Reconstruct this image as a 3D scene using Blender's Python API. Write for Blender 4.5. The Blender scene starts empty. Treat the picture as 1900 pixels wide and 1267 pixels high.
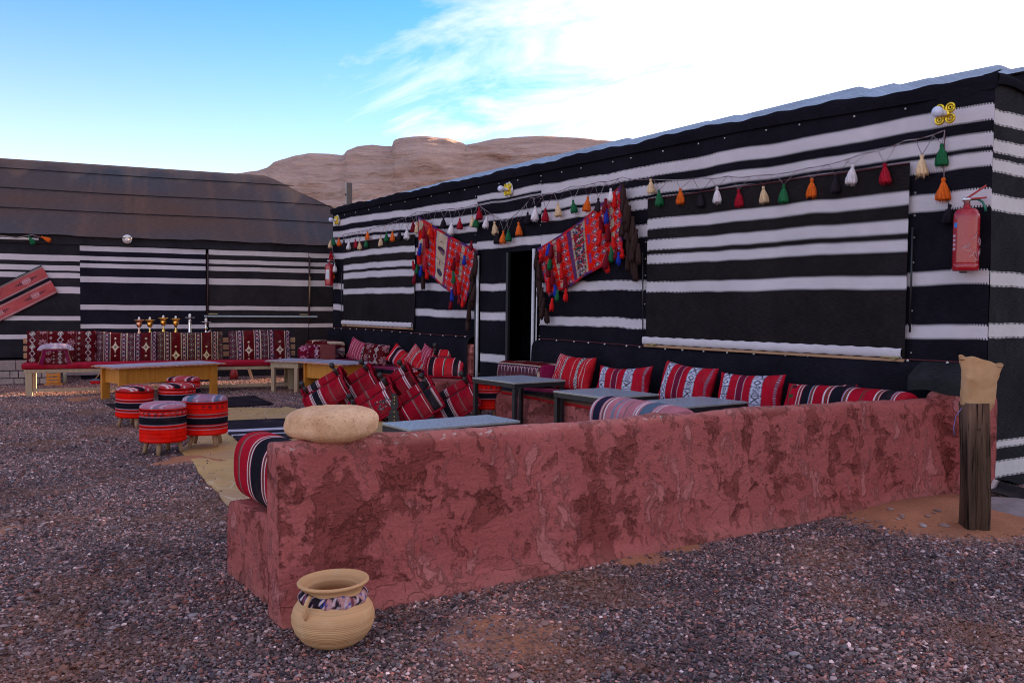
import bpy, bmesh, math, random
import numpy as np
from mathutils import Matrix, Vector

S = bpy.context.scene
COL = S.collection
rnd = random.Random(7)
NR = np.random.RandomState(11)
PI = math.pi

# ------------------------------------------------------------------ camera
FPX, CX, CY, EYE = 1600.0, 950.0, 633.5, 1.3
ROLL, PITCH, YAW = math.atan(.0098), math.atan(60.5 / FPX), math.radians(35.5)
_fh = np.array([-math.cos(YAW), math.sin(YAW), 0.0])
_rt = np.array([math.sin(YAW), math.cos(YAW), 0.0])
_up = np.array([0, 0, 1.0])
_fw = _fh * math.cos(PITCH) - _up * math.sin(PITCH)
_u = _fh * math.sin(PITCH) + _up * math.cos(PITCH)
_rc = _rt * math.cos(ROLL) + _u * math.sin(ROLL)
_uc = _u * math.cos(ROLL) - _rt * math.sin(ROLL)
CAM = np.array([3.039, -6.349, EYE])


def ray(x, y):
    return _fw * FPX + _rc * (x - CX) - _uc * (y - CY)


def g(x, y, z=0.0):
    """point at height z seen at photo pixel x, y"""
    d = ray(x, y)
    return CAM + d * ((z - CAM[2]) / d[2])


def fy(x, y, yy=0.0):
    """point of the vertical plane y = yy (the facade plane is y = 0)"""
    d = ray(x, y)
    return CAM + d * ((yy - CAM[1]) / d[1])


def at_dist(x, y, dist):
    d = ray(x, y)
    return CAM + d / np.linalg.norm(d[:2]) * dist


cam_data = bpy.data.cameras.new('camera')
cam_data.sensor_width = 36.0
cam_data.lens = FPX / 1900.0 * 36.0
cam_data.clip_start = 0.05
cam_data.clip_end = 5000.0
cam = bpy.data.objects.new('camera', cam_data)
COL.objects.link(cam)
M = Matrix((tuple(_rc), tuple(_uc), tuple(-_fw))).transposed().to_4x4()
M.translation = Vector(CAM)
cam.matrix_world = M
S.camera = cam

# ------------------------------------------------------------------ sky, sun, exposure
SUN_AZ = math.radians(100.0)      # counter-clockwise from +X: behind the long tent
SUN_EL = math.radians(12.0)
sun_dir = Vector((math.cos(SUN_AZ) * math.cos(SUN_EL), math.sin(SUN_AZ) * math.cos(SUN_EL), math.sin(SUN_EL)))
world = bpy.data.worlds.new('World')
S.world = world
world.use_nodes = True


class N:
    """tiny node builder"""

    def __init__(self, tree):
        self.t = tree
        self.n = tree.nodes
        self.l = tree.links

    def put(self, sock, v):
        if v is None:
            return
        if isinstance(v, bpy.types.NodeSocket):
            self.l.new(v, sock)
        elif isinstance(v, (tuple, list)) and len(v) == 3 and sock.type == 'RGBA':
            sock.default_value = (*v, 1)
        else:
            sock.default_value = v

    def node(self, typ, **kw):
        n = self.n.new(typ)
        for k, v in kw.items():
            setattr(n, k, v)
        return n

    def m(self, op, a, b=None, c=None, clamp=False):
        n = self.node('ShaderNodeMath', operation=op, use_clamp=clamp)
        self.put(n.inputs[0], a); self.put(n.inputs[1], b)
        if c is not None: self.put(n.inputs[2], c)
        return n.outputs[0]

    def vm(self, op, a, b=None, scale=None):
        n = self.node('ShaderNodeVectorMath', operation=op)
        self.put(n.inputs[0], a); self.put(n.inputs[1], b)
        if scale is not None: self.put(n.inputs['Scale'], scale)
        return n.outputs['Value'] if op in ('DOT_PRODUCT', 'LENGTH') else n.outputs[0]

    def sep(self, v):
        n = self.node('ShaderNodeSeparateXYZ'); self.put(n.inputs[0], v)
        return n.outputs[0], n.outputs[1], n.outputs[2]

    def comb(self, x, y, z=0.0):
        n = self.node('ShaderNodeCombineXYZ')
        self.put(n.inputs[0], x); self.put(n.inputs[1], y); self.put(n.inputs[2], z)
        return n.outputs[0]

    def noise(self, vec, scale=5.0, detail=4.0, rough=.55, dist=0.0, color=False):
        n = self.node('ShaderNodeTexNoise')
        self.put(n.inputs['Vector'], vec)
        n.inputs['Scale'].default_value = scale
        n.inputs['Detail'].default_value = detail
        n.inputs['Roughness'].default_value = rough
        n.inputs['Distortion'].default_value = dist
        return n.outputs['Color' if color else 'Fac']

    def vor(self, vec, scale=5.0, feature='F1', out='Distance'):
        n = self.node('ShaderNodeTexVoronoi', feature=feature)
        self.put(n.inputs['Vector'], vec)
        n.inputs['Scale'].default_value = scale
        return n.outputs[out]

    def ramp(self, fac, stops, interp='LINEAR'):
        n = self.node('ShaderNodeValToRGB')
        cr = n.color_ramp
        cr.interpolation = interp
        while len(cr.elements) > 1:
            cr.elements.remove(cr.elements[-1])
        for i, (p, c) in enumerate(stops):
            e = cr.elements[0] if i == 0 else cr.elements.new(p)
            e.position = p
            if not isinstance(c, (tuple, list)): c = (c, c, c)
            e.color = (*c[:3], 1)
        self.put(n.inputs[0], fac)
        return n.outputs[0]

    def mix(self, fac, a, b, mode='MIX', clampf=True):
        n = self.node('ShaderNodeMix', data_type='RGBA', blend_type=mode)
        n.clamp_factor = clampf
        self.put(n.inputs[0], fac); self.put(n.inputs[6], a); self.put(n.inputs[7], b)
        return n.outputs[2]

    def map(self, vec, scale=(1, 1, 1), loc=(0, 0, 0), rot=(0, 0, 0)):
        n = self.node('ShaderNodeMapping')
        self.put(n.inputs[0], vec)
        n.inputs['Scale'].default_value = scale
        n.inputs['Location'].default_value = loc
        n.inputs['Rotation'].default_value = rot
        return n.outputs[0]

    def bump(self, h, strength=.4, dist=.01, normal=None):
        n = self.node('ShaderNodeBump')
        self.put(n.inputs['Height'], h)
        n.inputs['Strength'].default_value = strength
        n.inputs['Distance'].default_value = dist
        if normal is not None: self.l.new(normal, n.inputs['Normal'])
        return n.outputs[0]


w = N(world.node_tree)
for n_ in list(w.n): w.n.remove(n_)
sky = w.node('ShaderNodeTexSky', sky_type='NISHITA')
sky.sun_disc = False
sky.sun_elevation = SUN_EL
sky.sun_rotation = PI / 2 - SUN_AZ
sky.altitude = 900
sky.air_density = 1.0
sky.dust_density = 0.7
sky.ozone_density = 2.0
tc = w.node('ShaderNodeTexCoord').outputs['Generated']
dx, dy, dz = w.sep(tc)
# cirrus: streaks on a high flat layer
zc = w.m('ADD', w.m('MAXIMUM', dz, 0.0), .10)
cl = w.comb(w.m('DIVIDE', dx, zc), w.m('DIVIDE', dy, zc), 0.0)
cl1 = w.map(cl, scale=(.75, 1.35, 1), rot=(0, 0, math.radians(-38)), loc=(2.1, .9, 0))
nz = w.noise(cl1, 1.5, 12, .64, 1.1)
nz2 = w.noise(cl, .38, 3, .5, .3)
toward = w.vm('DOT_PRODUCT', tc, tuple(Vector((sun_dir.x, sun_dir.y, .35)).normalized()))
toward = w.m('MAXIMUM', toward, 0.0)
cov = w.m('ADD', w.m('MULTIPLY', nz, .9), w.m('MULTIPLY', nz2, .55))
cov = w.m('ADD', cov, w.m('MULTIPLY', w.m('POWER', toward, 4.5), .46))
_cd = ray(40, -60); _cd = _cd / np.linalg.norm(_cd)
clear = w.m('MAXIMUM', w.vm('DOT_PRODUCT', tc, tuple(float(v) for v in _cd)), 0.0)
cov = w.m('ADD', w.m('SUBTRACT', cov, w.m('MULTIPLY', w.m('POWER', clear, 5.0), .40)), .085)
covr = w.ramp(cov, [(.0, 0), (.80, 0), (.95, .30), (1.0, .42)])
cov2 = w.m('SMOOTH_MIN', w.m('MULTIPLY', w.m('MAXIMUM', w.m('SUBTRACT', cov, .655), 0.0), 1.12), 1.0, .35)
skyc = w.mix(1.0, sky.outputs[0], (.36, .90, 1.20), 'MULTIPLY')
hs = w.node('ShaderNodeHueSaturation')
hs.inputs['Saturation'].default_value = 1.2
w.put(hs.inputs['Color'], skyc)
# thin haze lifts the horizon
hz = w.m('POWER', w.m('SUBTRACT', 1.0, w.m('ABSOLUTE', dz), clamp=True), 6.6)
base = w.mix(w.m('MULTIPLY', hz, .95), hs.outputs[0], (9.8, 7.7, 6.8))
white = w.mix(w.m('POWER', toward, 6.0), (11.2, 8.2, 6.9), (18.0, 14.0, 11.8))
allsky = w.mix(cov2, base, white)
bg = w.node('ShaderNodeBackground')
w.put(bg.inputs['Color'], allsky)
bg.inputs['Strength'].default_value = 0.0525
out = w.node('ShaderNodeOutputWorld')
w.l.new(bg.outputs[0], out.inputs[0])

sl = bpy.data.lights.new('sun', 'SUN')
sl.energy = 5.0
sl.angle = math.radians(.53)
sl.color = (1.0, .66, .40)
so = bpy.data.objects.new('sun', sl)
COL.objects.link(so)
so.rotation_euler = sun_dir.to_track_quat('Z', 'Y').to_euler()

S.view_settings.view_transform = 'Standard'
S.view_settings.look = 'None'
S.view_settings.gamma = 1.0
S.view_settings.exposure = 2.36
S.view_settings.use_curve_mapping = False
S.render.engine = 'CYCLES'
S.cycles.filter_width = 1.05

# ------------------------------------------------------------------ tagging helpers


def tag(o, label=None, cat=None, group=None, kind=None):
    if label: o['label'] = label
    if cat: o['category'] = cat
    if group: o['group'] = group
    if kind: o['kind'] = kind
    return o


def thing(name, label, cat, loc=(0, 0, 0), rot=(0, 0, 0), group=None):
    o = bpy.data.objects.new(name, None)
    o.empty_display_size = .1
    COL.objects.link(o)
    o.location = loc
    o.rotation_euler = rot
    return tag(o, label, cat, group)


def copy_tree(o, parent=None):
    c = o.copy()
    COL.objects.link(c)
    c.parent = parent
    for ch in o.children:
        copy_tree(ch, c)
    return c


def link(name, me, mat=None, parent=None, loc=None, rot=None, smooth=True):
    o = bpy.data.objects.new(name, me)
    COL.objects.link(o)
    if mat is not None and len(me.materials) == 0: me.materials.append(mat)
    if parent is not None: o.parent = parent
    if loc is not None: o.location = loc
    if rot is not None: o.rotation_euler = rot
    return o


def mesh_np(name, V, Fq, uv=None, col=None, smooth=True, mat=None):
    """V (n,3), Fq list/array of faces (all same size) -> mesh"""
    me = bpy.data.meshes.new(name)
    V = np.asarray(V, dtype=np.float32)
    Fq = np.asarray(Fq, dtype=np.int32)
    k = Fq.shape[1]
    me.vertices.add(len(V)); me.vertices.foreach_set('co', V.ravel())
    me.loops.add(Fq.size); me.loops.foreach_set('vertex_index', Fq.ravel())
    me.polygons.add(len(Fq))
    me.polygons.foreach_set('loop_start', np.arange(0, Fq.size, k, dtype=np.int32))
    me.polygons.foreach_set('loop_total', np.full(len(Fq), k, dtype=np.int32))
    me.polygons.foreach_set('use_smooth', np.full(len(Fq), smooth, dtype=bool))
    me.update(calc_edges=True)
    if uv is not None:
        l = me.uv_layers.new(name='UVMap')
        l.data.foreach_set('uv', np.asarray(uv, dtype=np.float32)[Fq.ravel()].ravel())
    if col is not None:
        a = me.color_attributes.new('Col', 'FLOAT_COLOR', 'POINT')
        c4 = np.ones((len(V), 4), dtype=np.float32)
        c4[:, :3] = col
        a.data.foreach_set('color', c4.ravel())
    me.validate()
    if mat is not None: me.materials.append(mat)
    return me


def grid_faces(nu, nv, wrap_u=False, wrap_v=False):
    a = np.arange(nu * nv).reshape(nv, nu)
    if wrap_u: a = np.concatenate([a, a[:, :1]], 1)
    if wrap_v: a = np.concatenate([a, a[:1]], 0)
    return np.stack([a[:-1, :-1], a[:-1, 1:], a[1:, 1:], a[1:, :-1]], -1).reshape(-1, 4)


# numpy value noise
_perm = np.random.RandomState(3).permutation(512)
_perm = np.concatenate([_perm, _perm, _perm, _perm])
_val = np.random.RandomState(4).rand(4096)


def vnoise(P, scale=1.0, seed=0):
    p = np.asarray(P, dtype=np.float64) * scale + seed * 17.31
    i = np.floor(p).astype(np.int64)
    f = p - i
    f = f * f * (3 - 2 * f)
    r = 0
    for a in (0, 1):
        for b in (0, 1):
            for c in (0, 1):
                h = _val[(_perm[(_perm[(i[:, 0] + a) & 511] + i[:, 1] + b) & 511] + (i[:, 2] + c)) & 4095 & 1023]
                wgt = (f[:, 0] if a else 1 - f[:, 0]) * (f[:, 1] if b else 1 - f[:, 1]) * (f[:, 2] if c else 1 - f[:, 2])
                r = r + h * wgt
    return r * 2 - 1


def fbm(P, scale=1.0, octs=4, seed=0, gain=.5):
    r = 0; a = 1.0; s = 0
    for k in range(octs):
        r = r + a * vnoise(P, scale * 2 ** k, seed + k * 3)
        s += a; a *= gain
    return r / s


# bmesh solids -------------------------------------------------------
def bm_new(): return bmesh.new()


def bm_box(bm, c, s, rot=None, bev=0.0):
    r = bmesh.ops.create_cube(bm, size=1.0)
    vs = r['verts']
    mt = Matrix.Diagonal((*s, 1))
    if rot is not None: mt = rot.to_4x4() @ mt
    mt = Matrix.Translation(c) @ mt
    bmesh.ops.transform(bm, matrix=mt, verts=vs)
    if bev > 0:
        es = {e for v in vs for e in v.link_edges}
        bmesh.ops.bevel(bm, geom=list(es), offset=bev, segments=2, affect='EDGES', profile=.7)


def bm_done(name, bm, mat, parent=None, loc=None, rot=None, smooth=False, autosm=None):
    me = bpy.data.meshes.new(name)
    bmesh.ops.recalc_face_normals(bm, faces=bm.faces)
    bm.to_mesh(me); bm.free()
    if smooth: me.polygons.foreach_set('use_smooth', np.ones(len(me.polygons), dtype=bool))
    me.materials.append(mat)
    o = link(name, me, None, parent, loc, rot)
    return o


def box(name, c, s, mat, parent=None, bev=.004, rot=None, loc=None):
    bm = bm_new(); bm_box(bm, Vector(c), s, rot, bev)
    return bm_done(name, bm, mat, parent, loc)


def tube_np(pts, r, seg=8, cap=True):
    """tube along points; r scalar or list. returns V, F(quads)"""
    pts = [np.array(p, dtype=float) for p in pts]
    n = len(pts)
    rr = r if hasattr(r, '__len__') else [r] * n
    V = []
    prev = None
    for i, p in enumerate(pts):
        t = pts[min(i + 1, n - 1)] - pts[max(i - 1, 0)]
        t = t / (np.linalg.norm(t) + 1e-9)
        if prev is None:
            a = np.array([0, 0, 1.0]) if abs(t[2]) < .9 else np.array([1.0, 0, 0])
            x = np.cross(t, a)
        else:
            x = prev - t * (prev @ t)
        x /= (np.linalg.norm(x) + 1e-9); prev = x
        y = np.cross(t, x)
        for k in range(seg):
            an = 2 * PI * k / seg
            V.append(p + (x * math.cos(an) + y * math.sin(an)) * rr[i])
    F = grid_faces(seg, n, wrap_u=True)
    V = np.array(V)
    if cap:
        c0, c1 = len(V), len(V) + 1
        V = np.vstack([V, pts[0][None], pts[-1][None]])
        F = np.vstack([F] + [[[c0, (k + 1) % seg, k, k]] for k in range(0)]) if False else F
        capf = []
        for k in range(0, seg, 2):
            capf.append([c0, (k + 2) % seg, (k + 1) % seg, k])
            b = (n - 1) * seg
            capf.append([c1, b + k, b + (k + 1) % seg, b + (k + 2) % seg])
        F = np.vstack([F, np.array(capf)])
    return V, F


def tube(name, pts, r, mat, parent=None, seg=8, loc=None, rot=None, colfn=None):
    V, F = tube_np(pts, r, seg)
    return link(name, mesh_np(name, V, F, col=None if colfn is None else colfn(V), mat=mat), None, parent, loc, rot)


def merge(parts):
    Vs, Fs, Cs, off = [], [], [], 0
    for p in parts:
        V, F = p[0], p[1]
        Vs.append(V); Fs.append(np.asarray(F) + off); off += len(V)
        if len(p) > 2: Cs.append(np.broadcast_to(np.asarray(p[2], dtype=float), (len(V), 3)))
    return np.vstack(Vs), np.vstack(Fs), (np.vstack(Cs) if Cs else None)


def lathe_np(prof, seg=32, a0=0.0):
    """prof: list of (r, z)"""
    V = []
    for r, z in prof:
        for k in range(seg):
            an = a0 + 2 * PI * k / seg
            V.append((r * math.cos(an), r * math.sin(an), z))
    return np.array(V), grid_faces(seg, len(prof), wrap_u=True)


def lathe(name, prof, mat, parent=None, seg=32, loc=None, rot=None, colfn=None, smooth=True):
    V, F = lathe_np(prof, seg)
    return link(name, mesh_np(name, V, F, col=None if colfn is None else colfn(V), mat=mat, smooth=smooth), None, parent, loc, rot)


def spow(c, e): return np.sign(c) * np.abs(c) ** e


def superq(a, b, c, e1, e2, nu=48, nv=24):
    th = np.linspace(-PI / 2, PI / 2, nv)
    ph = np.linspace(-PI, PI, nu, endpoint=False)
    P, T = np.meshgrid(ph, th)
    x = a * spow(np.cos(T), e1) * spow(np.cos(P), e2)
    y = b * spow(np.cos(T), e1) * spow(np.sin(P), e2)
    z = c * spow(np.sin(T), e1)
    return np.stack([x, y, z], -1).reshape(-1, 3), grid_faces(nu, nv, wrap_u=True)


# ------------------------------------------------------------------ materials
MATS = {}


def mat(name, build):
    if name in MATS: return MATS[name]
    m = bpy.data.materials.new(name)
    m.use_nodes = True
    for n_ in list(m.node_tree.nodes): m.node_tree.nodes.remove(n_)
    q = N(m.node_tree)
    b = q.node('ShaderNodeBsdfPrincipled')
    o = q.node('ShaderNodeOutputMaterial')
    q.l.new(b.outputs[0], o.inputs[0])
    q.b = b
    build(q)
    MATS[name] = m
    return m


def setp(q, color=None, rough=None, metal=None, normal=None, spec=None, sheen=None, coat=None, trans=None, sub=None):
    b = q.b
    q.put(b.inputs['Base Color'], color)
    q.put(b.inputs['Roughness'], rough)
    q.put(b.inputs['Metallic'], metal)
    if normal is not None: q.l.new(normal, b.inputs['Normal'])
    if spec is not None: b.inputs['Specular IOR Level'].default_value = spec
    if sheen is not None:
        b.inputs['Sheen Weight'].default_value = sheen
        b.inputs['Sheen Roughness'].default_value = .5
    if coat is not None: b.inputs['Coat Weight'].default_value = coat
    if trans is not None: b.inputs['Transmission Weight'].default_value = trans


def obj_co(q): return q.node('ShaderNodeTexCoord').outputs['Object']
def pos(q): return q.node('ShaderNodeNewGeometry').outputs['Position']
def uvn(q): return q.node('ShaderNodeTexCoord').outputs['UV']


def fabric(name='woven_fabric', weave=260.0, dust=.10):
    """colour comes from the mesh's woven pattern attribute"""
    def b(q):
        a = q.node('ShaderNodeVertexColor', layer_name='Col').outputs[0]
        co = obj_co(q)
        n1 = q.noise(co, 9, 4, .6)
        n2 = q.noise(co, weave, 2, .6)
        c = q.mix(1.0, a, q.ramp(n2, [(.3, .72), (.7, 1.22)]), 'MULTIPLY')
        c = q.mix(1.0, c, q.ramp(n1, [(.3, .82), (.7, 1.12)]), 'MULTIPLY')
        c = q.mix(q.m('MULTIPLY', q.ramp(q.noise(co, 3.2, 6, .65), [(.5, 0), (.75, 1)]), dust), c, (.38, .27, .24))
        wr = q.noise(q.map(co, scale=(1.0, 1.0, 2.2)), 7, 3, .55, .6)
        h = q.m('ADD', q.m('MULTIPLY', n2, .10), q.m('MULTIPLY', wr, 1.0))
        c = q.mix(1.0, c, (1.08, 1.0, 1.0), 'MULTIPLY')
        setp(q, c, .95, normal=q.bump(h, .35, .02), spec=.06)
    return mat(name, b)


def simple(name, color, rough=.6, metal=0.0, var=.15, scale=14.0, bump=.1, spec=None, coat=None):
    def b(q):
        co = obj_co(q)
        n1 = q.noise(co, scale, 5, .6)
        c = q.mix(1.0, color, q.ramp(n1, [(.25, 1 - var), (.75, 1 + var)]), 'MULTIPLY')
        setp(q, c, q.m('ADD', rough - .08, q.m('MULTIPLY', n1, .16)), metal, q.bump(q.noise(co, scale * 5, 3, .6), bump, .004), spec=spec, coat=coat)
    return mat(name, b)


def wood(name, c1, c2, rough=.6, scale=1.0, axis='Z', crack=0.0):
    sc = {'X': (.08, 1, 1), 'Y': (1, .08, 1), 'Z': (1, 1, .08)}[axis]
    def b(q):
        co = q.map(obj_co(q), scale=sc)
        n = q.noise(co, 26 * scale, 6, .62, .6)
        n2 = q.noise(co, 90 * scale, 3, .6)
        f = q.m('ADD', q.m('MULTIPLY', n, .8), q.m('MULTIPLY', n2, .3))
        c = q.ramp(f, [(.30, c1), (.72, c2)])
        if crack:
            k = q.ramp(q.noise(co, 14, 4, .6, .3), [(.34, .25), (.42, 1)])
            c = q.mix(crack, c, q.mix(1.0, c, k, 'MULTIPLY'))
        if crack:
            pz = q.sep(obj_co(q))[2]
            c = q.mix(q.ramp(pz, [(.45, 0), (.70, .55)]), c, q.mix(1.0, c, (2.4, 2.3, 2.3), 'MULTIPLY'))
            lines = q.ramp(q.noise(q.map(obj_co(q), scale=(1, 1, .05)), 60, 4, .6), [(.36, .15), (.46, 1)])
            c = q.mix(1.0, c, lines, 'MULTIPLY')
        setp(q, c, rough, normal=q.bump(f, .5 if crack else .2, .01), spec=.3 if not crack else .1)
    return mat(name, b)


def plaster_build(q):
    co = pos(q)
    big = q.noise(co, 1.3, 4, .6, .2)
    warp = q.vm('ADD', co, q.vm('SCALE', q.vm('SUBTRACT', q.noise(co, 3.0, 5, .6, color=True), (.5, .5, .5)), None, .22))
    vert = q.noise(q.map(warp, scale=(1, 1, .36)), 4.2, 8, .62, .2)
    trow = q.noise(q.map(warp, scale=(.8, .7, 1.5), rot=(.35, 0, 0)), 6.0, 7, .66, .3)
    med = q.noise(q.map(warp, scale=(1, 1, .6)), 8.5, 7, .64, .3)
    fine = q.noise(co, 75, 4, .62)
    scr = q.noise(q.map(warp, scale=(1.2, 1.2, 7.0), rot=(.25, 0, 0)), 7.0, 5, .6)
    base = q.ramp(big, [(.3, (.345, .080, .070)), (.55, (.42, .112, .100)), (.75, (.49, .150, .135))])
    # three coats: worn-through dark undercoat, main coat, pale trowelled scabs
    dark = q.ramp(q.m('ADD', q.m('MULTIPLY', vert, .62), q.m('MULTIPLY', trow, .38)), [(.528, 0), (.560, .85), (.63, 1)])
    dark2 = q.ramp(q.m('ADD', q.m('MULTIPLY', med, .6), q.m('MULTIPLY', trow, .4)), [(.555, 0), (.585, 1)])
    pale = q.ramp(q.m('ADD', q.m('MULTIPLY', med, .55), q.m('MULTIPLY', vert, .45)), [(.405, 1), (.45, 0)])
    c = q.mix(q.m('MULTIPLY', pale, .50), base, (.56, .215, .200))
    c = q.mix(q.m('MULTIPLY', dark2, .42), c, (.20, .042, .034))
    c = q.mix(q.m('MULTIPLY', dark, .70), c, (.175, .036, .028))
    c = q.mix(1.0, c, q.ramp(fine, [(.3, .84), (.7, 1.14)]), 'MULTIPLY')
    c = q.mix(1.0, c, q.ramp(scr, [(.3, .90), (.7, 1.08)]), 'MULTIPLY')
    pz = q.sep(co)[2]
    rim = q.ramp(pz, [(.69, 0), (.725, 1)])
    c = q.mix(q.m('MULTIPLY', rim, .35), c, (.60, .25, .21))
    spk = q.ramp(q.noise(co, 95, 2, .5), [(.755, 0), (.775, 1)])
    chp = q.m('MULTIPLY', q.m('MULTIPLY', rim, q.ramp(q.noise(q.map(co, scale=(1, .5, 1)), 42, 3, .6), [(.63, 0), (.655, 1)])), q.ramp(pz, [(.69, 0), (.70, 1), (.742, 1), (.748, 0)]))
    c = q.mix(q.m('MAXIMUM', q.m('MULTIPLY', spk, .5), q.m('MULTIPLY', chp, .8)), c, (.55, .47, .43))
    dust = q.ramp(q.m('ADD', pz, q.m('MULTIPLY', med, .16)), [(.06, .55), (.17, 0)])
    c = q.mix(dust, c, (.34, .135, .105))
    crk = q.vor(warp, 2.3, 'DISTANCE_TO_EDGE')
    crkm = q.m('MULTIPLY', q.ramp(crk, [(.0, 1), (.008, 0)]), q.ramp(big, [(.50, 0), (.58, 1)]))
    c = q.mix(q.m('MULTIPLY', crkm, .18), c, (.10, .025, .02))
    h = q.m('SUBTRACT', q.m('MULTIPLY', pale, .55), q.m('ADD', q.m('MULTIPLY', dark, .55), q.m('MULTIPLY', dark2, .40)))
    h = q.m('ADD', h, q.m('ADD', q.m('MULTIPLY', fine, .12), q.m('ADD', q.m('MULTIPLY', scr, .45), q.m('MULTIPLY', trow, .8))))
    h = q.m('SUBTRACT', h, q.m('MULTIPLY', crkm, .22))
    setp(q, c, .93, normal=q.bump(h, 1.0, .020), spec=.15)


M_PLASTER = mat('red_mud_plaster', plaster_build)


def tent_cloth(name, stripes, black=(.0095, .0085, .0125), tilt=0.0, x0=0.0, white=(.64, .575, .60), wav=.015, stitch=True):
    """u = metres along, v = metres up; pale stripes woven into goat-hair cloth"""
    def b(q):
        u, v, _ = q.sep(uvn(q))
        uv = q.comb(u, v)
        wv = q.noise(q.comb(u, q.m('MULTIPLY', v, .30)), 1.7, 4, .5)
        vv = q.m('ADD', v, q.m('MULTIPLY', q.m('SUBTRACT', wv, .5), wav * 4))
        if tilt: vv = q.m('SUBTRACT', vv, q.m('MULTIPLY', q.m('SUBTRACT', u, x0), tilt))
        if stitch:
            sq = q.m('SUBTRACT', q.m('GREATER_THAN', q.m('FRACT', q.m('MULTIPLY', u, 52.0)), .5), .5)
            vv = q.m('ADD', vv, q.m('MULTIPLY', sq, .013))
        st = [(0, 0)]
        for a, c in sorted(stripes):
            st += [(a / 3.2, 1), (c / 3.2, 0)]
        fac = q.ramp(q.m('DIVIDE', vv, 3.2), st, 'CONSTANT')
        weft = q.noise(q.map(uv, scale=(18, 260, 1)), 1.0, 3, .6)
        warp = q.noise(q.map(uv, scale=(240, 60, 1)), 1.0, 2, .6)
        blot = q.noise(uv, 2.2, 6, .62)
        wc = q.mix(1.0, white, q.ramp(q.m('ADD', q.m('MULTIPLY', weft, .5), q.m('MULTIPLY', warp, .5)), [(.3, .84), (.7, 1.10)]), 'MULTIPLY')
        wc = q.mix(1.0, wc, q.ramp(blot, [(.3, .86), (.7, 1.06)]), 'MULTIPLY')
        bc = q.mix(1.0, black, q.ramp(weft, [(.25, .45), (.75, 1.8)]), 'MULTIPLY')
        bc = q.mix(1.0, bc, q.ramp(blot, [(.3, .75), (.75, 1.5)]), 'MULTIPLY')
        fl = q.ramp(q.noise(uv, 170, 1, .5), [(.80, 0), (.84, 1)])
        bc = q.mix(q.m('MULTIPLY', fl, .35), bc, (.25, .23, .22))
        dk = q.ramp(q.noise(uv, 90, 2, .5), [(.72, 0), (.78, 1)])
        wc = q.mix(q.m('MULTIPLY', dk, .45), wc, (.22, .17, .15))
        h = q.m('ADD', weft, warp)
        setp(q, q.mix(fac, bc, wc), .96, normal=q.bump(h, .35, .003), spec=.03)
    return mat(name, b)


def wood_mats():
    wood('yellow_varnished_wood', (.46, .155, .018), (.66, .26, .035), .42)
    wood('pale_pine_wood', (.34, .22, .13), (.50, .35, .22), .6)
    wood('orange_slat_wood', (.33, .17, .085), (.48, .27, .15), .6, axis='X')
    wood('weathered_post_wood', (.020, .011, .007), (.115, .068, .046), .9, .9, crack=.8)
    wood('stool_leg_wood', (.26, .14, .07), (.42, .25, .14), .7)


wood_mats()
M_METAL = simple('black_painted_steel', (.012, .012, .014), .45, 0.0, .3, 20, .05)
M_BLACKWOOD = simple('dark_turned_wood', (.022, .015, .014), .5, 0.0, .3, 20, .1)
M_FAB = fabric()
M_FINEFAB = fabric('matted_wool', 120.0, .05)


def granite_build(q):
    co = pos(q)
    n = q.noise(co, 130, 2, .7)
    n2 = q.noise(co, 60, 3, .6)
    c = q.ramp(q.m('ADD', q.m('MULTIPLY', n, .6), q.m('MULTIPLY', n2, .45)), [(.38, (.10, .12, .15)), (.52, (.30, .345, .40)), (.64, (.58, .62, .68))])
    setp(q, c, .34, spec=.5, normal=q.bump(n, .05, .001))


M_GRANITE = mat('speckled_grey_stone', granite_build)
M_TRIM = simple('pale_table_edging', (.34, .32, .28), .6)
M_BRASS = simple('polished_brass', (.80, .52, .12), .22, 1.0, .2, 30, .05)
M_STEEL = simple('bright_steel', (.68, .68, .70), .25, 1.0, .2, 30, .05)
M_GOLD = simple('gold_plastic', (.85, .60, .05), .28, .85, .2, 60, .1)
M_WHITEPL = simple('white_plastic', (.74, .74, .78), .35)
M_CERAMIC = simple('white_ceramic', (.72, .68, .64), .5)
M_DARKIN = simple('dark_opening_lining', (.010, .009, .011), .9)


def attr_plain(name, rough=.6, metal=0.0, var=.1, bump=.08):
    def b(q):
        a = q.node('ShaderNodeVertexColor', layer_name='Col').outputs[0]
        co = obj_co(q)
        c = q.mix(1.0, a, q.ramp(q.noise(co, 22, 4, .6), [(.3, 1 - var), (.7, 1 + var)]), 'MULTIPLY')
        setp(q, c, rough, metal, q.bump(q.noise(co, 60, 3, .6), bump, .004))
    return mat(name, b)


M_ATTR = attr_plain('painted_surface', .5)

# ------------------------------------------------------------------ ground


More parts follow.
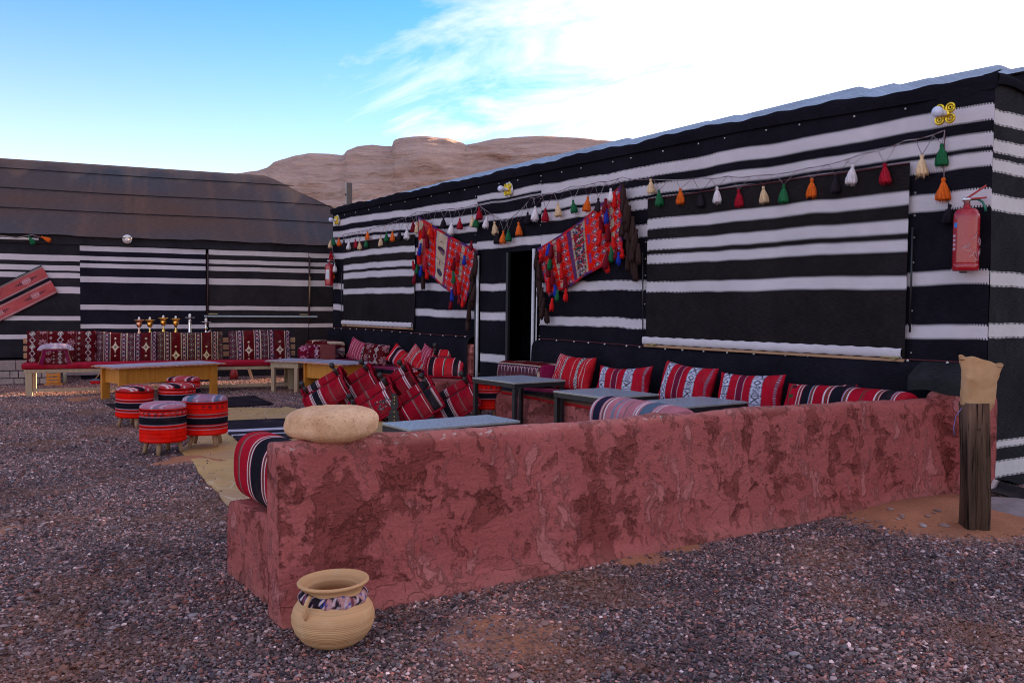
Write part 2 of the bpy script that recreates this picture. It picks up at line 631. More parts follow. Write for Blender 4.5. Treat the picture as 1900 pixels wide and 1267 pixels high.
def ground_build(q):
    p = pos(q)
    n = q.noise(p, 1.6, 6, .62)
    fine = q.noise(p, 60, 4, .65)
    v = q.vor(p, 110, out='Color')
    sandm = q.ramp(q.noise(p, .9, 6, .62, .3), [(.52, 0), (.60, 1)])
    hz_ = q.m('ADD', q.m('MULTIPLY', q.sep(p)[2], 20.0), q.m('MULTIPLY', fine, .25))
    sandm = q.m('MAXIMUM', sandm, q.ramp(hz_, [(.10, 0), (.32, 1)]))
    grav = q.mix(.6, q.mix(1.0, (.24, .165, .155), q.ramp(fine, [(.3, .5), (.7, 1.5)]), 'MULTIPLY'), q.mix(1.0, v, (.30, .23, .23), 'MULTIPLY'))
    sand = q.mix(1.0, (.40, .165, .090), q.ramp(q.m('ADD', q.m('MULTIPLY', fine, .5), q.m('MULTIPLY', n, .5)), [(.3, .55), (.7, 1.35)]), 'MULTIPLY')
    c = q.mix(sandm, grav, sand)
    setp(q, c, .95, normal=q.bump(fine, .4, .01), spec=.15)


M_GROUND = mat('sandy_gravel_ground', ground_build)


def axis_vals(a, b, step, far):
    core = np.arange(a, b + 1e-6, step)
    ext = []
    d = step
    x = b
    while x < far:
        d *= 1.35; x += d; ext.append(x)
    ext2 = []
    d = step; x = a
    while x > -far:
        d *= 1.35; x -= d; ext2.append(x)
    return np.array(ext2[::-1] + list(core) + ext)


GX = axis_vals(-14.0, 4.0, .05, 1500.0)
GY = axis_vals(-8.0, 1.5, .05, 1500.0)


def sand_bumps(x, y):
    P = np.stack([x, y, np.zeros_like(x)], -1)
    n = fbm(P, .85, 4, 2) + .35 * fbm(P, 3.5, 3, 5)
    h = np.clip((n - .33) * .10, -.006, .020)
    # the loose sand heaped in the corner by the post
    d = ((x - .15) / .62) ** 2 + ((y + .85) / .75) ** 2
    h = np.maximum(h, .050 * np.exp(-d * 1.5) + .004 * fbm(P, 14, 2, 8) - .004)
    d2 = ((x - .75) / .38) ** 2 + ((y + .35) / .42) ** 2
    h = np.maximum(h, .075 * np.exp(-d2 * 1.6) - .004)
    d3 = ((x - .25) / .5) ** 2 + ((y + 4.35) / .40) ** 2
    h = np.maximum(h, .010 * np.exp(-d3 * 1.2) + .006 * fbm(P, 9, 3, 3) - .003)
    return h


XX, YY = np.meshgrid(GX, GY)
near = (np.abs(XX + 5) < 12) & (np.abs(YY + 3) < 7)
ZZ = np.where(near, sand_bumps(XX.ravel(), YY.ravel()).reshape(XX.shape), -.006)
gme = mesh_np('ground', np.stack([XX, YY, ZZ], -1).reshape(-1, 3), grid_faces(len(GX), len(GY)), mat=M_GROUND)
tag(link('ground', gme), kind='structure')


def stone_tile():
    """one square metre of loose crushed stone; the nodes below lay it out over the yard"""
    n = 15500
    phi = (1 + 5 ** .5) / 2
    iv = np.array([(-1, phi, 0), (1, phi, 0), (-1, -phi, 0), (1, -phi, 0), (0, -1, phi), (0, 1, phi), (0, -1, -phi), (0, 1, -phi), (phi, 0, -1), (phi, 0, 1), (-phi, 0, -1), (-phi, 0, 1)]) / 1.9
    it = np.array([(0, 11, 5), (0, 5, 1), (0, 1, 7), (0, 7, 10), (0, 10, 11), (1, 5, 9), (5, 11, 4), (11, 10, 2), (10, 7, 6), (7, 1, 8), (3, 9, 4), (3, 4, 2), (3, 2, 6), (3, 6, 8), (3, 8, 9), (4, 9, 5), (2, 4, 11), (6, 2, 10), (8, 6, 7), (9, 8, 1)])
    r = NR
    s = np.clip(r.lognormal(math.log(.0041), .40, n), .0020, .0125)
    base = iv[None] * (1 + .28 * r.randn(n, 12, 3))
    an = r.rand(n) * 2 * PI
    el = np.stack([1 + .5 * r.rand(n), .75 + .3 * r.rand(n), .55 + .25 * r.rand(n)], -1)
    base = base * el[:, None] * s[:, None, None]
    c, sn = np.cos(an), np.sin(an)
    x = base[..., 0] * c[:, None] - base[..., 1] * sn[:, None]
    y = base[..., 0] * sn[:, None] + base[..., 1] * c[:, None]
    tl = r.randn(n) * .35
    z = base[..., 2] + x * tl[:, None]
    px, py = r.rand(n) - .5, r.rand(n) - .5
    pz = s * (.15 + .75 * r.rand(n)) + .002
    V = np.stack([x + px[:, None], y + py[:, None], z + pz[:, None]], -1).reshape(-1, 3)
    F = (it[None] + (np.arange(n) * 12)[:, None, None]).reshape(-1, 3)
    pal = np.array([(.115, .085, .085), (.165, .105, .098), (.225, .125, .105), (.105, .100, .105), (.185, .155, .155), (.30, .25, .24), (.052, .043, .050), (.20, .085, .065), (.155, .15, .155), (.50, .47, .47)])
    pr = np.array([.19, .16, .12, .14, .12, .05, .12, .06, .035, .005]); pr /= pr.sum()
    cc = np.array([1.30, 1.20, 1.16]) * pal[r.choice(len(pal), n, p=pr)] * np.clip(r.lognormal(0, .52, n), .25, 2.8)[:, None]
    return V, F, np.repeat(cc, 12, axis=0)


def stone_build(q):
    a = q.node('ShaderNodeVertexColor', layer_name='Col').outputs[0]
    p = pos(q)
    n = q.noise(p, .8, 5, .6)
    tint = q.ramp(n, [(.32, (.62, .56, .60)), (.50, (1.0, .92, .93)), (.68, (1.5, 1.26, 1.16))])
    c = q.mix(1.0, a, tint, 'MULTIPLY')
    c = q.mix(q.ramp(q.noise(p, .9, 6, .62, .3), [(.50, 0), (.62, .55)]), c, (.26, .12, .075))
    setp(q, c, .82, spec=.30)


M_STONE = mat('crushed_stone', stone_build)
V, F, C = stone_tile()
gr = link('gravel', mesh_np('gravel', V, F, col=C, smooth=False, mat=M_STONE))
tag(gr, 'loose purple-grey crushed stone spread over the yard', 'gravel', kind='stuff')
nt = bpy.data.node_groups.new('lay_gravel', 'GeometryNodeTree')
nt.interface.new_socket('Geometry', in_out='INPUT', socket_type='NodeSocketGeometry')
nt.interface.new_socket('Geometry', in_out='OUTPUT', socket_type='NodeSocketGeometry')
gi = nt.nodes.new('NodeGroupInput'); go = nt.nodes.new('NodeGroupOutput')
grd = nt.nodes.new('GeometryNodeMeshGrid')
NX_, NY_ = 18, 9
grd.inputs['Size X'].default_value = NX_ - 1
grd.inputs['Size Y'].default_value = NY_ - 1
grd.inputs['Vertices X'].default_value = NX_
grd.inputs['Vertices Y'].default_value = NY_
tr = nt.nodes.new('GeometryNodeTransform')
tr.inputs['Translation'].default_value = (-13.9 + (NX_ - 1) / 2, -7.6 + (NY_ - 1) / 2, 0)
iop = nt.nodes.new('GeometryNodeInstanceOnPoints')
rv = nt.nodes.new('FunctionNodeRandomValue'); rv.data_type = 'INT'
rv.inputs['Min'].default_value = 0 if False else 0
for s_ in rv.inputs:
    if s_.name == 'Max' and s_.type == 'INT': s_.default_value = 3
    if s_.name == 'Min' and s_.type == 'INT': s_.default_value = 0
mm = nt.nodes.new('ShaderNodeMath'); mm.operation = 'MULTIPLY'; mm.inputs[1].default_value = PI / 2
cb = nt.nodes.new('ShaderNodeCombineXYZ')
rvo = [s_ for s_ in rv.outputs if s_.type == 'INT'][0]
nt.links.new(rvo, mm.inputs[0]); nt.links.new(mm.outputs[0], cb.inputs[2])
nt.links.new(grd.outputs[0], tr.inputs[0]); nt.links.new(tr.outputs[0], iop.inputs['Points'])
nt.links.new(gi.outputs[0], iop.inputs['Instance']); nt.links.new(cb.outputs[0], iop.inputs['Rotation'])
nt.links.new(iop.outputs[0], go.inputs[0])
md = gr.modifiers.new('lay_gravel', 'NODES'); md.node_group = nt

# ------------------------------------------------------------------ mountain


def rock_build(q):
    p = pos(q)
    x, y, z = q.sep(p)
    wob = q.noise(p, .02, 5, .6)
    zz = q.m('ADD', z, q.m('MULTIPLY', wob, 16.0))
    st = q.noise(q.comb(0.0, 0.0, zz), .16, 5, .6)
    st2 = q.noise(q.comb(q.m('MULTIPLY', x, .02), q.m('MULTIPLY', y, .02), zz), 1.3, 4, .6)
    blot = q.noise(p, .03, 7, .65, .6)
    c = q.ramp(st, [(.35, (.42, .27, .21)), (.55, (.52, .35, .285)), (.7, (.60, .42, .35))])
    c = q.mix(1.0, c, q.ramp(st2, [(.35, .86), (.55, 1.0), (.7, 1.06)]), 'MULTIPLY')
    c = q.mix(q.ramp(z, [(.0, 0), (.0, 0)]), c, c)
    c = q.mix(q.ramp(blot, [(.55, 0), (.70, .40)]), c, (.27, .16, .13))
    h = q.m('ADD', q.m('MULTIPLY', st, 1.2), q.m('ADD', st2, q.noise(p, .12, 7, .65)))
    setp(q, c, .95, normal=q.bump(h, .8, 3.0), spec=.1)


M_ROCK = mat('pink_sandstone', rock_build)


def mountain():
    prof = [(380, 345), (440, 330), (480, 324), (497, 318), (510, 307), (545, 297), (575, 291), (610, 292), (637, 295), (643, 286), (662, 279), (690, 276), (715, 279), (727, 279), (731, 268), (745, 264), (790, 262), (830, 265), (852, 271), (863, 277), (880, 273), (915, 266), (960, 262), (1005, 260), (1050, 262), (1095, 267), (1180, 275), (1300, 290), (1500, 330), (1700, 380)]
    px = np.array([p[0] for p in prof]); py = np.array([p[1] for p in prof])
    nu, nv = 420, 130
    xs = np.linspace(360, 1720, nu)
    top = np.interp(xs, px, py)
    P = np.zeros((nv, nu, 3))
    for i, x in enumerate(xs):
        dirn = ray(x, 560); dirn = dirn[:2] / np.linalg.norm(dirn[:2])
        D1 = 470.0
        tp = at_dist(x, top[i], D1)
        H = tp[2]
        for j in range(nv):
            t = j / (nv - 1)                      # 0 = foot, .78 = summit line, 1 = behind
            if t < .78:
                s = t / .78
                hh = H * (1 - (1 - s) ** 1.9) if s < 1 else H
                d = D1 - 150 * (1 - s)
            else:
                s = (t - .78) / .22
                hh = H * (1 - s ** 2 * .9)
                d = D1 + 120 * s
            P[j, i] = (CAM[0] + dirn[0] * d, CAM[1] + dirn[1] * d, hh)
    Q = P.reshape(-1, 3)
    tt = np.repeat(np.arange(nv) / (nv - 1), nu)
    amp = np.clip((.74 - tt) / .38, 0, 1) * np.clip(tt / .1, 0, 1)
    big = fbm(Q * np.array([1, 1, 1.6]), .018, 5, 1, .55)
    led = fbm(np.stack([Q[:, 0] * .005, Q[:, 1] * .005, Q[:, 2] * .13 + big * .9], -1), 1.0, 4, 9, .6)
    ridge = 1 - np.abs(fbm(Q, .02, 4, 21)) * 2
    out_ = np.stack([_fh[0] * np.ones(len(Q)), _fh[1] * np.ones(len(Q))], -1)
    disp = (big * 24 + led * 11 + ridge * 7) * amp
    Q[:, 0] -= out_[:, 0] * disp; Q[:, 1] -= out_[:, 1] * disp
    Q[:, 2] += (fbm(Q, .05, 4, 14) * 3.5 + led * 2.0) * np.clip((.74 - tt) / .4, 0, 1) * np.clip(tt / .2, 0, 1)
    return Q, grid_faces(nu, nv)


V, F = mountain()
tag(link('mountain', mesh_np('mountain', V, F, mat=M_ROCK)), kind='structure')
# ------------------------------------------------------------------ long tent (facade plane y = 0)


def panel(name, m, parent, x0, x1, z0, z1, yfn=None, nx=60, nz=24, axis='x', org=0.0, top=None, bot=None, label=None):
    us = np.linspace(x0, x1, nx); vs = np.linspace(0, 1, nz)
    U, T = np.meshgrid(us, vs)
    t0 = np.array([bot(u) if bot else z0 for u in us]); t1 = np.array([top(u) if top else z1 for u in us])
    Zv = t0[None] * (1 - T) + t1[None] * T
    P3 = np.stack([U, np.zeros_like(U), Zv], -1).reshape(-1, 3)
    off = fbm(P3 * np.array([1, 1, .35]), 1.9, 4, int(abs(x0) * 7) + 1).reshape(U.shape) * .022
    if yfn is not None: off = off + yfn(U, Zv)
    if axis == 'x':
        V = np.stack([U, org + off, Zv], -1)
    else:
        V = np.stack([org - off, U, Zv], -1)
    uv = np.stack([U, Zv], -1).reshape(-1, 2)
    me = mesh_np(name, V.reshape(-1, 3), grid_faces(nx, nz), uv=uv, mat=m)
    o = link(name, me, None, parent)
    if label: o['label'] = label
    return o


ROOFZ = 3.035


def rdz(u):      # the frame dips toward the right-hand corner
    t = min(max((u + 2.4) / 2.4, 0), 1)
    return -.060 * t * t * (3 - 2 * t)


RT = thing('long_tent', 'long black goat-hair tent with white woven stripes and open doorway', 'tent', (0, 0, 0))
mL = tent_cloth('tent_cloth_far', [(2.70, 2.80), (2.50, 2.60), (2.365, 2.45), (2.11, 2.21), (1.575, 1.67), (1.20, 1.29)], tilt=-.018, x0=-9.0)
mO = tent_cloth('tent_cloth_lintel', [(2.815, 2.822), (2.715, 2.79), (2.672, 2.679), (2.44, 2.52), (2.08, 2.18)])
mR = tent_cloth('tent_cloth_near', [(2.675, 2.778), (2.485, 2.583), (2.338, 2.44), (2.062, 2.18), (1.506, 1.606), (1.106, 1.21)])
mF = tent_cloth('window_flap_cloth', [(2.12, 2.215), (1.912, 2.005), (1.765, 1.855), (1.482, 1.58)], black=(.0155, .0125, .0135))
mF2 = tent_cloth('window_flap_cloth_far', [(2.14, 2.235), (1.93, 2.02), (1.787, 1.88), (1.518, 1.61)], black=(.0155, .0125, .0135))
mD = tent_cloth('door_cloth', [(1.526, 1.62), (1.144, 1.238), (.588, .697)])
mB = tent_cloth('plain_black_cloth', [(-.2, -.1)], black=(.009, .008, .012))
mS = tent_cloth('tent_cloth_side', [(2.645, 2.742), (2.445, 2.533), (2.303, 2.39), (2.03, 2.14), (1.498, 1.597), (1.118, 1.217), (.304, .356), (.095, .205)], black=(.022, .022, .024), white=(.70, .66, .64))
mW = tent_cloth('white_hem_cloth', [(0, 3.2)], stitch=False)
M_PIPE = simple('dark_red_piping', (.095, .010, .016), .8)
M_NAIL = simple('nail_heads', (.75, .74, .72), .35, .6)


def corner_bulge(U, Z):   # the cloth swells over the frame near the right corner
    return -.035 * np.exp(-((U + .25) / .25) ** 2) * (Z > .9)


panel('facade_cloth', mL, RT, -11.39, -6.69, .93, ROOFZ, nx=110, nz=40)
panel('lintel_cloth', mO, RT, -6.69, -5.28, 2.02, ROOFZ, nx=40, nz=20)
panel('facade_cloth', mR, RT, -5.28, -.0, .92, ROOFZ, yfn=corner_bulge, nx=140, nz=40, top=lambda u: ROOFZ + rdz(u))
# side cloth: hangs to the ground
panel('side_cloth', mS, RT, .0, 7.0, .0, ROOFZ, axis='y', org=.0, nx=120, nz=50,
      top=lambda u: ROOFZ + rdz(0) - .01 * math.sin(u * 3.1), bot=lambda u: .02 + .06 * math.sin(u * 5.0 + .6))
panel('end_cloth', mB, RT, .0, 7.0, .0, ROOFZ, axis='y', org=-11.39, nx=40, nz=12)
panel('back_cloth', mB, RT, -11.39, 0.0, .0, ROOFZ, org=7.0, nx=60, nz=12)


# low black skirt over the backrests behind the benches
def skirt(x0, x1, name, endlow=None):
    nx = int((x1 - x0) / .05); prof = [(-.004, .935), (-.02, .925), (-.05, .915), (-.10, .89), (-.125, .84), (-.135, .7), (-.14, .5), (-.15, .30)]
    us = np.linspace(x0, x1, nx)
    V = []; UV = []
    for (yy, z) in prof:
        for u in us:
            k = math.sin(u * 2.3) * .010 + math.sin(u * 6.1 + 1) * .005
            V.append((u, yy - k * (z < .9), z + .012 * math.sin(u * 1.3 + 2) * (z > .8)))
            UV.append((u, z))
    me = mesh_np(name, V, grid_faces(nx, len(prof))[:, ::-1], uv=np.array(UV), mat=mB)
    return link(name, me, None, RT)


skirt(-11.39, -6.72, 'backrest_skirt')
skirt(-5.27, -.14, 'backrest_skirt')
# the skirt's folded end wrapping the corner
panel('corner_skirt', tent_cloth('corner_skirt_cloth', [(-.2, -.1)], black=(.020, .020, .022)), RT, -.46, .05, .71, .935, org=-.222, nx=26, nz=14,
      yfn=lambda U, Z: .19 * np.clip((Z - .80) / .135, 0, 1) ** 2 - .012 * np.sin(U * 25) * (Z < .85),
      bot=lambda u: .725 + .012 * math.sin(u * 14))

# piping and nail heads
for (xa, xb) in ((-11.39, -6.72), (-5.27, -.0)):
    pts = [(x, -.035 - .004 * math.sin(x * 9), .932 + .012 * math.sin(x * 1.3 + 2)) for x in np.arange(xa, xb, .12)]
    tube('piping', pts, .005, M_PIPE, RT, 6)
pts = [(x, -.018, ROOFZ + rdz(x) - .075 + .008 * math.sin(x * 5)) for x in np.arange(-11.35, .0, .12)]
tube('piping', pts, .004, M_PIPE, RT, 6)
parts = []
for x in list(np.arange(-11.2, -6.8, .31)) + list(np.arange(-5.2, 0, .29)):
    x += rnd.uniform(-.05, .05)
    parts.append(lathe_np([(.0001, -.012), (.011, -.006), (.011, .002), (.0001, .006)], 8))
    parts[-1] = (np.stack([parts[-1][0][:, 0] + x, parts[-1][0][:, 2] - .045, parts[-1][0][:, 1] + .922 + .012 * math.sin(x * 1.3 + 2)], -1), parts[-1][1])
for x in np.arange(-11.2, -.05, .42):
    x += rnd.uniform(-.08, .08)
    q_ = lathe_np([(.0001, -.008), (.008, -.004), (.008, .002), (.0001, .004)], 8)
    parts.append((np.stack([q_[0][:, 0] + x, q_[0][:, 2] - .024, q_[0][:, 1] + ROOFZ + rdz(x) - .13 - .01 * math.sin(x)], -1), q_[1]))
for x, z0_, z1_ in ((-5.26, .95, 3.0), (-6.70, .95, 3.0), (-.56, 1.0, 2.4), (-3.46, 1.0, 2.4)):
    for z in np.arange(z0_, z1_, .17):
        q_ = lathe_np([(.0001, -.006), (.006, -.003), (.006, .002), (.0001, .003)], 8)
        parts.append((np.stack([q_[0][:, 0] + x, q_[0][:, 2] - .024, q_[0][:, 1] + z + rnd.uniform(-.03, .03)], -1), q_[1]))
V, F, _ = merge(parts)
o = link('nail_heads', mesh_np('nail_heads', V, F, mat=M_NAIL), None, RT); o['kind'] = 'stuff'

# window flaps: cloth shutters proud of the facade, with a rolled pale hem
for x0, x1, z0, z1, m_ in ((-3.43, -.60, .955, 2.445, mF), (-10.87, -8.36, 1.005, 2.40, mF2)):
    f = panel('window_flap', m_, RT, x0, x1, z0, z1, org=-.035, nx=70, nz=30,
              yfn=lambda U, Z: -.012 * np.sin((U - x0) / (x1 - x0) * PI))
    nh = 60
    us = np.linspace(x0 - .02, x1 - .02, nh)
    ring = 10
    V = []; UV = []
    for u in us:
        for k in range(ring):
            a = 2 * PI * k / ring
            V.append((u, -.052 + .016 * math.cos(a), z0 + .032 + (.040 + .004 * math.sin(u * 40)) * math.sin(a))); UV.append((u, .3 + k * .02))
    link('flap_hem', mesh_np('flap_hem', V, grid_faces(ring, nh, wrap_u=True), uv=np.array(UV), mat=mW), None, f)
    box('flap_batten', ((x0 + x1) / 2, -.05, z0 - .022), (x1 - x0, .02, .022), MATS['orange_slat_wood'], f, .003)
    for xe in (x0 + .12, x1 - .10):
        bm = bm_new(); bm_box(bm, (xe, -.075, z0 + .0), (.15, .010, .012), None, .003); bm_box(bm, (xe + .03, -.085, z0 - .012), (.05, .02, .010), None, .003)
        bm_done('latch', bm, simple('tarnished_brass', (.30, .24, .12), .4, .7), f)
    tube('flap_pole', [(x1 + .035, -.04, 1.15), (x1 + .035, -.04, 1.95)], .008, M_METAL, RT, 8)
    tube('flap_pole', [(x0 - .03, -.045, 1.05), (x0 - .045, -.05, 1.9)], .007, M_METAL, RT, 8)
    tube('piping', [(x, -.055, z1 - .01 + .004 * math.sin(x * 7)) for x in np.linspace(x0, x1, 20)], .005, M_PIPE, f, 6)

# doorway: frame poles, striped leaf, dark inside
M_POLE = simple('white_painted_pole', (.62, .60, .62), .45)
tube('door_pole', [(-6.60, -.05, .02), (-6.60, -.045, 2.0)], .020, M_POLE, RT, 10)
tube('door_pole', [(-5.37, -.05, .02), (-5.36, -.045, 2.03)], .020, M_POLE, RT, 10)
tube('door_pole', [(-6.655, -.05, .02), (-6.65, -.045, 2.0)], .012, M_METAL, RT, 8)
tube('door_pole', [(-5.295, -.05, .3), (-5.29, -.045, 1.75)], .008, M_POLE, RT, 8)
lf = panel('door_leaf', mD, RT, -6.56, -5.95, .04, 2.02, org=-.03, nx=20, nz=30)
box('door_stile', (-5.925, -.025, 1.02), (.045, .04, 1.98), M_METAL, lf)
panel('doorway_dark_sheet', mB, RT, -6.9, -5.1, .0, 2.2, org=.9, nx=20, nz=10)  # black sheet put behind the opening to stand for the dark interior


# roof cloth
def roof_build(q):
    u, v, _ = q.sep(uvn(q))
    uv = q.comb(u, v)
    a = q.noise(q.map(uv, scale=(6, 90, 1)), 1.0, 4, .6)
    b_ = q.noise(uv, 1.6, 6, .6)
    c = q.mix(1.0, (.26, .34, .45), q.ramp(a, [(.3, .62), (.7, 1.3)]), 'MULTIPLY')  # grey cloth with the blue of the reflected sky put into its colour
    c = q.mix(1.0, c, q.ramp(b_, [(.3, .75), (.7, 1.2)]), 'MULTIPLY')
    setp(q, c, .85, normal=q.bump(a, .4, .006), spec=.25)


M_ROOFC = mat('sky_tinted_roof_cloth', roof_build)
nx, ny = 230, 40
us = np.linspace(-11.43, .03, nx); vs = np.linspace(0, 1, ny)
U, T = np.meshgrid(us, vs)
Yv = -.03 + T * 7.06
rise = 1.048 + .0 * U
endf = np.clip((-U - .2) / 3.0, 0, 1) ** .8 * .235 + .775
endl = np.clip((U + 11.5) / 1.2, 0, 1) ** .6
tri = 1 - np.abs(T * 2 - 1)
bumpy = .016 * np.sin(U * 21 + 1) * np.sin(U * 5) + .012 * np.sin(U * 7.3 + 1) + .022 * np.sin(U * 3.1) + .012 * np.sin(U * 15.0 + .5) + .012 * np.sin(U * 11 + 2)
Zr = ROOFZ - .010 + np.vectorize(rdz)(U) + tri * rise * endf * (0.985 + .015 * endl) + bumpy * np.clip(tri * 3, 0, 1)
# the front edge rolls over the frame
V = np.stack([U, Yv, Zr], -1).reshape(-1, 3)
link('roof_cloth', mesh_np('roof_cloth', V, grid_faces(nx, ny), uv=np.stack([U, Yv], -1).reshape(-1, 2), mat=M_ROOFC), None, RT)
# the black border folded over the roof edge
prof = [(-.028, -.09), (-.036, -.03), (-.038, .012), (-.020, .030), (.03, .038)]
V = []; UV = []
for (yy, dz_) in prof:
    for u in us:
        wv = .007 * math.sin(u * 9) + .010 * math.sin(u * 4.1 + 1) + .005 * math.sin(u * 23)
        V.append((u, yy, ROOFZ + rdz(u) + dz_ * (1 if dz_ < 0 else .75) + wv * (dz_ > 0))); UV.append((u, dz_ + 2.9))
link('roof_border', mesh_np('roof_border', V, grid_faces(nx, len(prof))[:, ::-1], uv=np.array(UV), mat=mB), None, RT)
V = []; UV = []
vs2 = np.linspace(-.03, 7.03, 120)
for (xx, dz_) in [(.028, -.10), (.036, -.03), (.034, .025), (.0, .045), (-.08, .04)]:
    for v_ in vs2:
        gab = (1 - abs(v_ / 3.5 - 1)) * 1.0
        sag = -.05 * min(max(v_, 0), .4)
        V.append((xx, v_, ROOFZ + rdz(0) + dz_ * .6 + sag * (dz_ > 0) + .012 * math.sin(v_ * 9))); UV.append((v_, dz_ + 2.9))
link('roof_border', mesh_np('roof_border', V, grid_faces(120, 5), uv=np.array(UV), mat=mB), None, RT)
# gable triangle of cloth on the right end
V = [(0.0, 0, ROOFZ - .085), (0.0, 3.5, ROOFZ - .085), (0.0, 7, ROOFZ - .085), (0.0, 3.5, ROOFZ + .80)]
link('gable_cloth', mesh_np('gable_cloth', V, [[0, 1, 3, 3], [1, 2, 3, 3]] if False else [[0, 1, 2, 3]], uv=np.array([(0, .3), (3.5, .3), (7, .3), (3.5, 1.2)]), mat=mB, smooth=False), None, RT)
V = [(x - 11.39, y, z) for x, y, z in V]
link('gable_cloth', mesh_np('gable_cloth', V, [[0, 1, 2, 3]], uv=np.array([(0, .3), (3.5, .3), (7, .3), (3.5, 1.2)]), mat=mB, smooth=False), None, RT)

# ------------------------------------------------------------------ the tent across the yard
LP0 = np.array([-12.397, .45, 0.0]); LANG = math.radians(76.82)
Ld = np.array([math.cos(LANG), math.sin(LANG), 0]); Ln = np.array([math.sin(LANG), -math.cos(LANG), 0])
LT = thing('wide_tent', 'wide tent with brown sloping roof and striped black front across the yard', 'tent', tuple(LP0), (0, 0, LANG))
# local frame: +x runs along its front to the right, -y comes toward the yard


def lp(x, y, off=0.0):
    """(along, height) of a photo pixel on the vertical plane standing off metres in front of that tent"""
    d = ray(x, y); P = LP0 + Ln * off
    t = ((P - CAM) @ Ln) / (d @ Ln)
    q = CAM + d * t
    return float((q - P) @ Ld), float(q[2])


WST = [(2.225, 2.312), (2.057, 2.134), (1.935, 2.012), (1.686, 1.782), (1.212, 1.30), (.885, .962)]
m1 = tent_cloth('far_tent_cloth', WST, stitch=False, wav=.004, black=(.012, .011, .018), white=(.59, .55, .58))
m1b = tent_cloth('far_tent_cloth_brown', [(2.222, 2.312), (2.056, 2.13), (1.935, 2.01), (1.685, 1.79), (1.214, 1.296), (.905, .985)], stitch=False, wav=.006, black=(.022, .019, .021), white=(.63, .56, .55))
m0 = tent_cloth('far_tent_cloth_left', [(2.03, 2.13), (1.865, 1.953), (1.742, 1.832), (1.487, 1.588), (1.015, 1.10), (.71, .78)], stitch=False, wav=.006, black=(.020, .018, .022))
panel('front_cloth', m0, LT, -10.0, -4.34, .40, 2.44, nx=90, nz=30)
panel('front_cloth', m1, LT, -4.34, -2.30, .0, 2.44, nx=50, nz=30)
panel('front_cloth', m1b, LT, -2.25, -.47, .0, 2.44, nx=50, nz=30, org=-.02)
panel('front_cloth', m1b, LT, -.46, .12, .0, 2.44, nx=20, nz=30)
panel('eave_cloth', tent_cloth('far_eave_cloth', [(-.2, -.1)], black=(.024, .022, .026)), LT, -10.0, .14, 2.325, 2.47, nx=90, nz=6, org=-.03)
panel('end_cloth', mB, LT, 0.0, 6.0, .0, 2.5, axis='y', org=.12, nx=30, nz=8)
panel('back_cloth', mB, LT, -10.0, .12, .0, 2.5, org=6.0, nx=30, nz=8)
for xa in (-2.275, -.465):
    tube('frame_pole', [(xa, -.05, .98), (xa + .01, -.05, 2.24)], .016, simple('dark_red_pole', (.035, .012, .012), .6), LT, 8)
box('window_rail', (-1.32, -.05, 1.115), (2.02, .03, .032), simple('pale_blue_rail', (.30, .36, .38), .5), LT, .004)
for xa in (-2.18, -.56):
    box('latch', (xa, -.07, 1.155), (.16, .02, .022), simple('tarnished_brass', (.30, .24, .12), .4, .7), LT, .004)


def brown_roof(q):
    u, v, _ = q.sep(uvn(q))
    uv = q.comb(u, v)
    fine = q.noise(q.map(uv, scale=(10, 120, 1)), 1.0, 3, .6)
    streak = q.noise(q.map(uv, scale=(2.2, .10, 1)), 1.0, 6, .62, .15)
    big = q.noise(q.map(uv, scale=(.30, .5, 1)), 1.0, 3, .5)
    c = q.mix(q.ramp(big, [(.35, 0), (.65, 1)]), (.058, .058, .070), (.092, .052, .042))
    c = q.mix(q.m('MULTIPLY', q.ramp(streak, [(.52, 0), (.80, 1)]), .55), c, (.20, .10, .062))  # orange streaks: low sunlight on the roof painted into the cloth colour
    c = q.mix(1.0, c, q.ramp(fine, [(.25, .55), (.75, 1.5)]), 'MULTIPLY')
    setp(q, c, .9, normal=q.bump(fine, .4, .006), spec=.12)


M_BROWN = mat('brown_roof_cloth', brown_roof)
EZ, RZ, RD = 2.47, 4.145, 3.0       # eave height, ridge height, ridge depth
nx, ny = 240, 40
V = []; UV = []
for j in range(ny):
    t = j / (ny - 1)
    xr = 1.75 + (-.95 - 1.75) * t ** .80
    zc_ = EZ + (RZ - EZ) * (1 - (1 - t) ** 1.12)
    for i in range(nx):
        s = i / (nx - 1)
        x = -10.5 + (xr + 10.5) * s
        wv = math.exp(-t * 30) * (.007 * math.sin(x * 2.1) + .005 * math.sin(x * 5.3 + 1) + .004 * math.sin(x * 11 + 2))
        sg = -.020 * math.sin(t * PI) * (1 + .4 * math.sin(x * 1.3)) + .010 * math.sin(x * 6.3) * t * (1 - t) * 4
        V.append((x, -.05 - .05 * math.exp(-t * 20) + RD * t, zc_ + wv + sg)); UV.append((x, t * 3.45))
V = np.array(V)
V[:, 2] -= np.clip((-V[:, 0] - 5.5), 0, 9) * .0
Wr = link('roof_cloth', mesh_np('roof_cloth', V, grid_faces(nx, ny), uv=np.array(UV), mat=M_BROWN), None, LT)
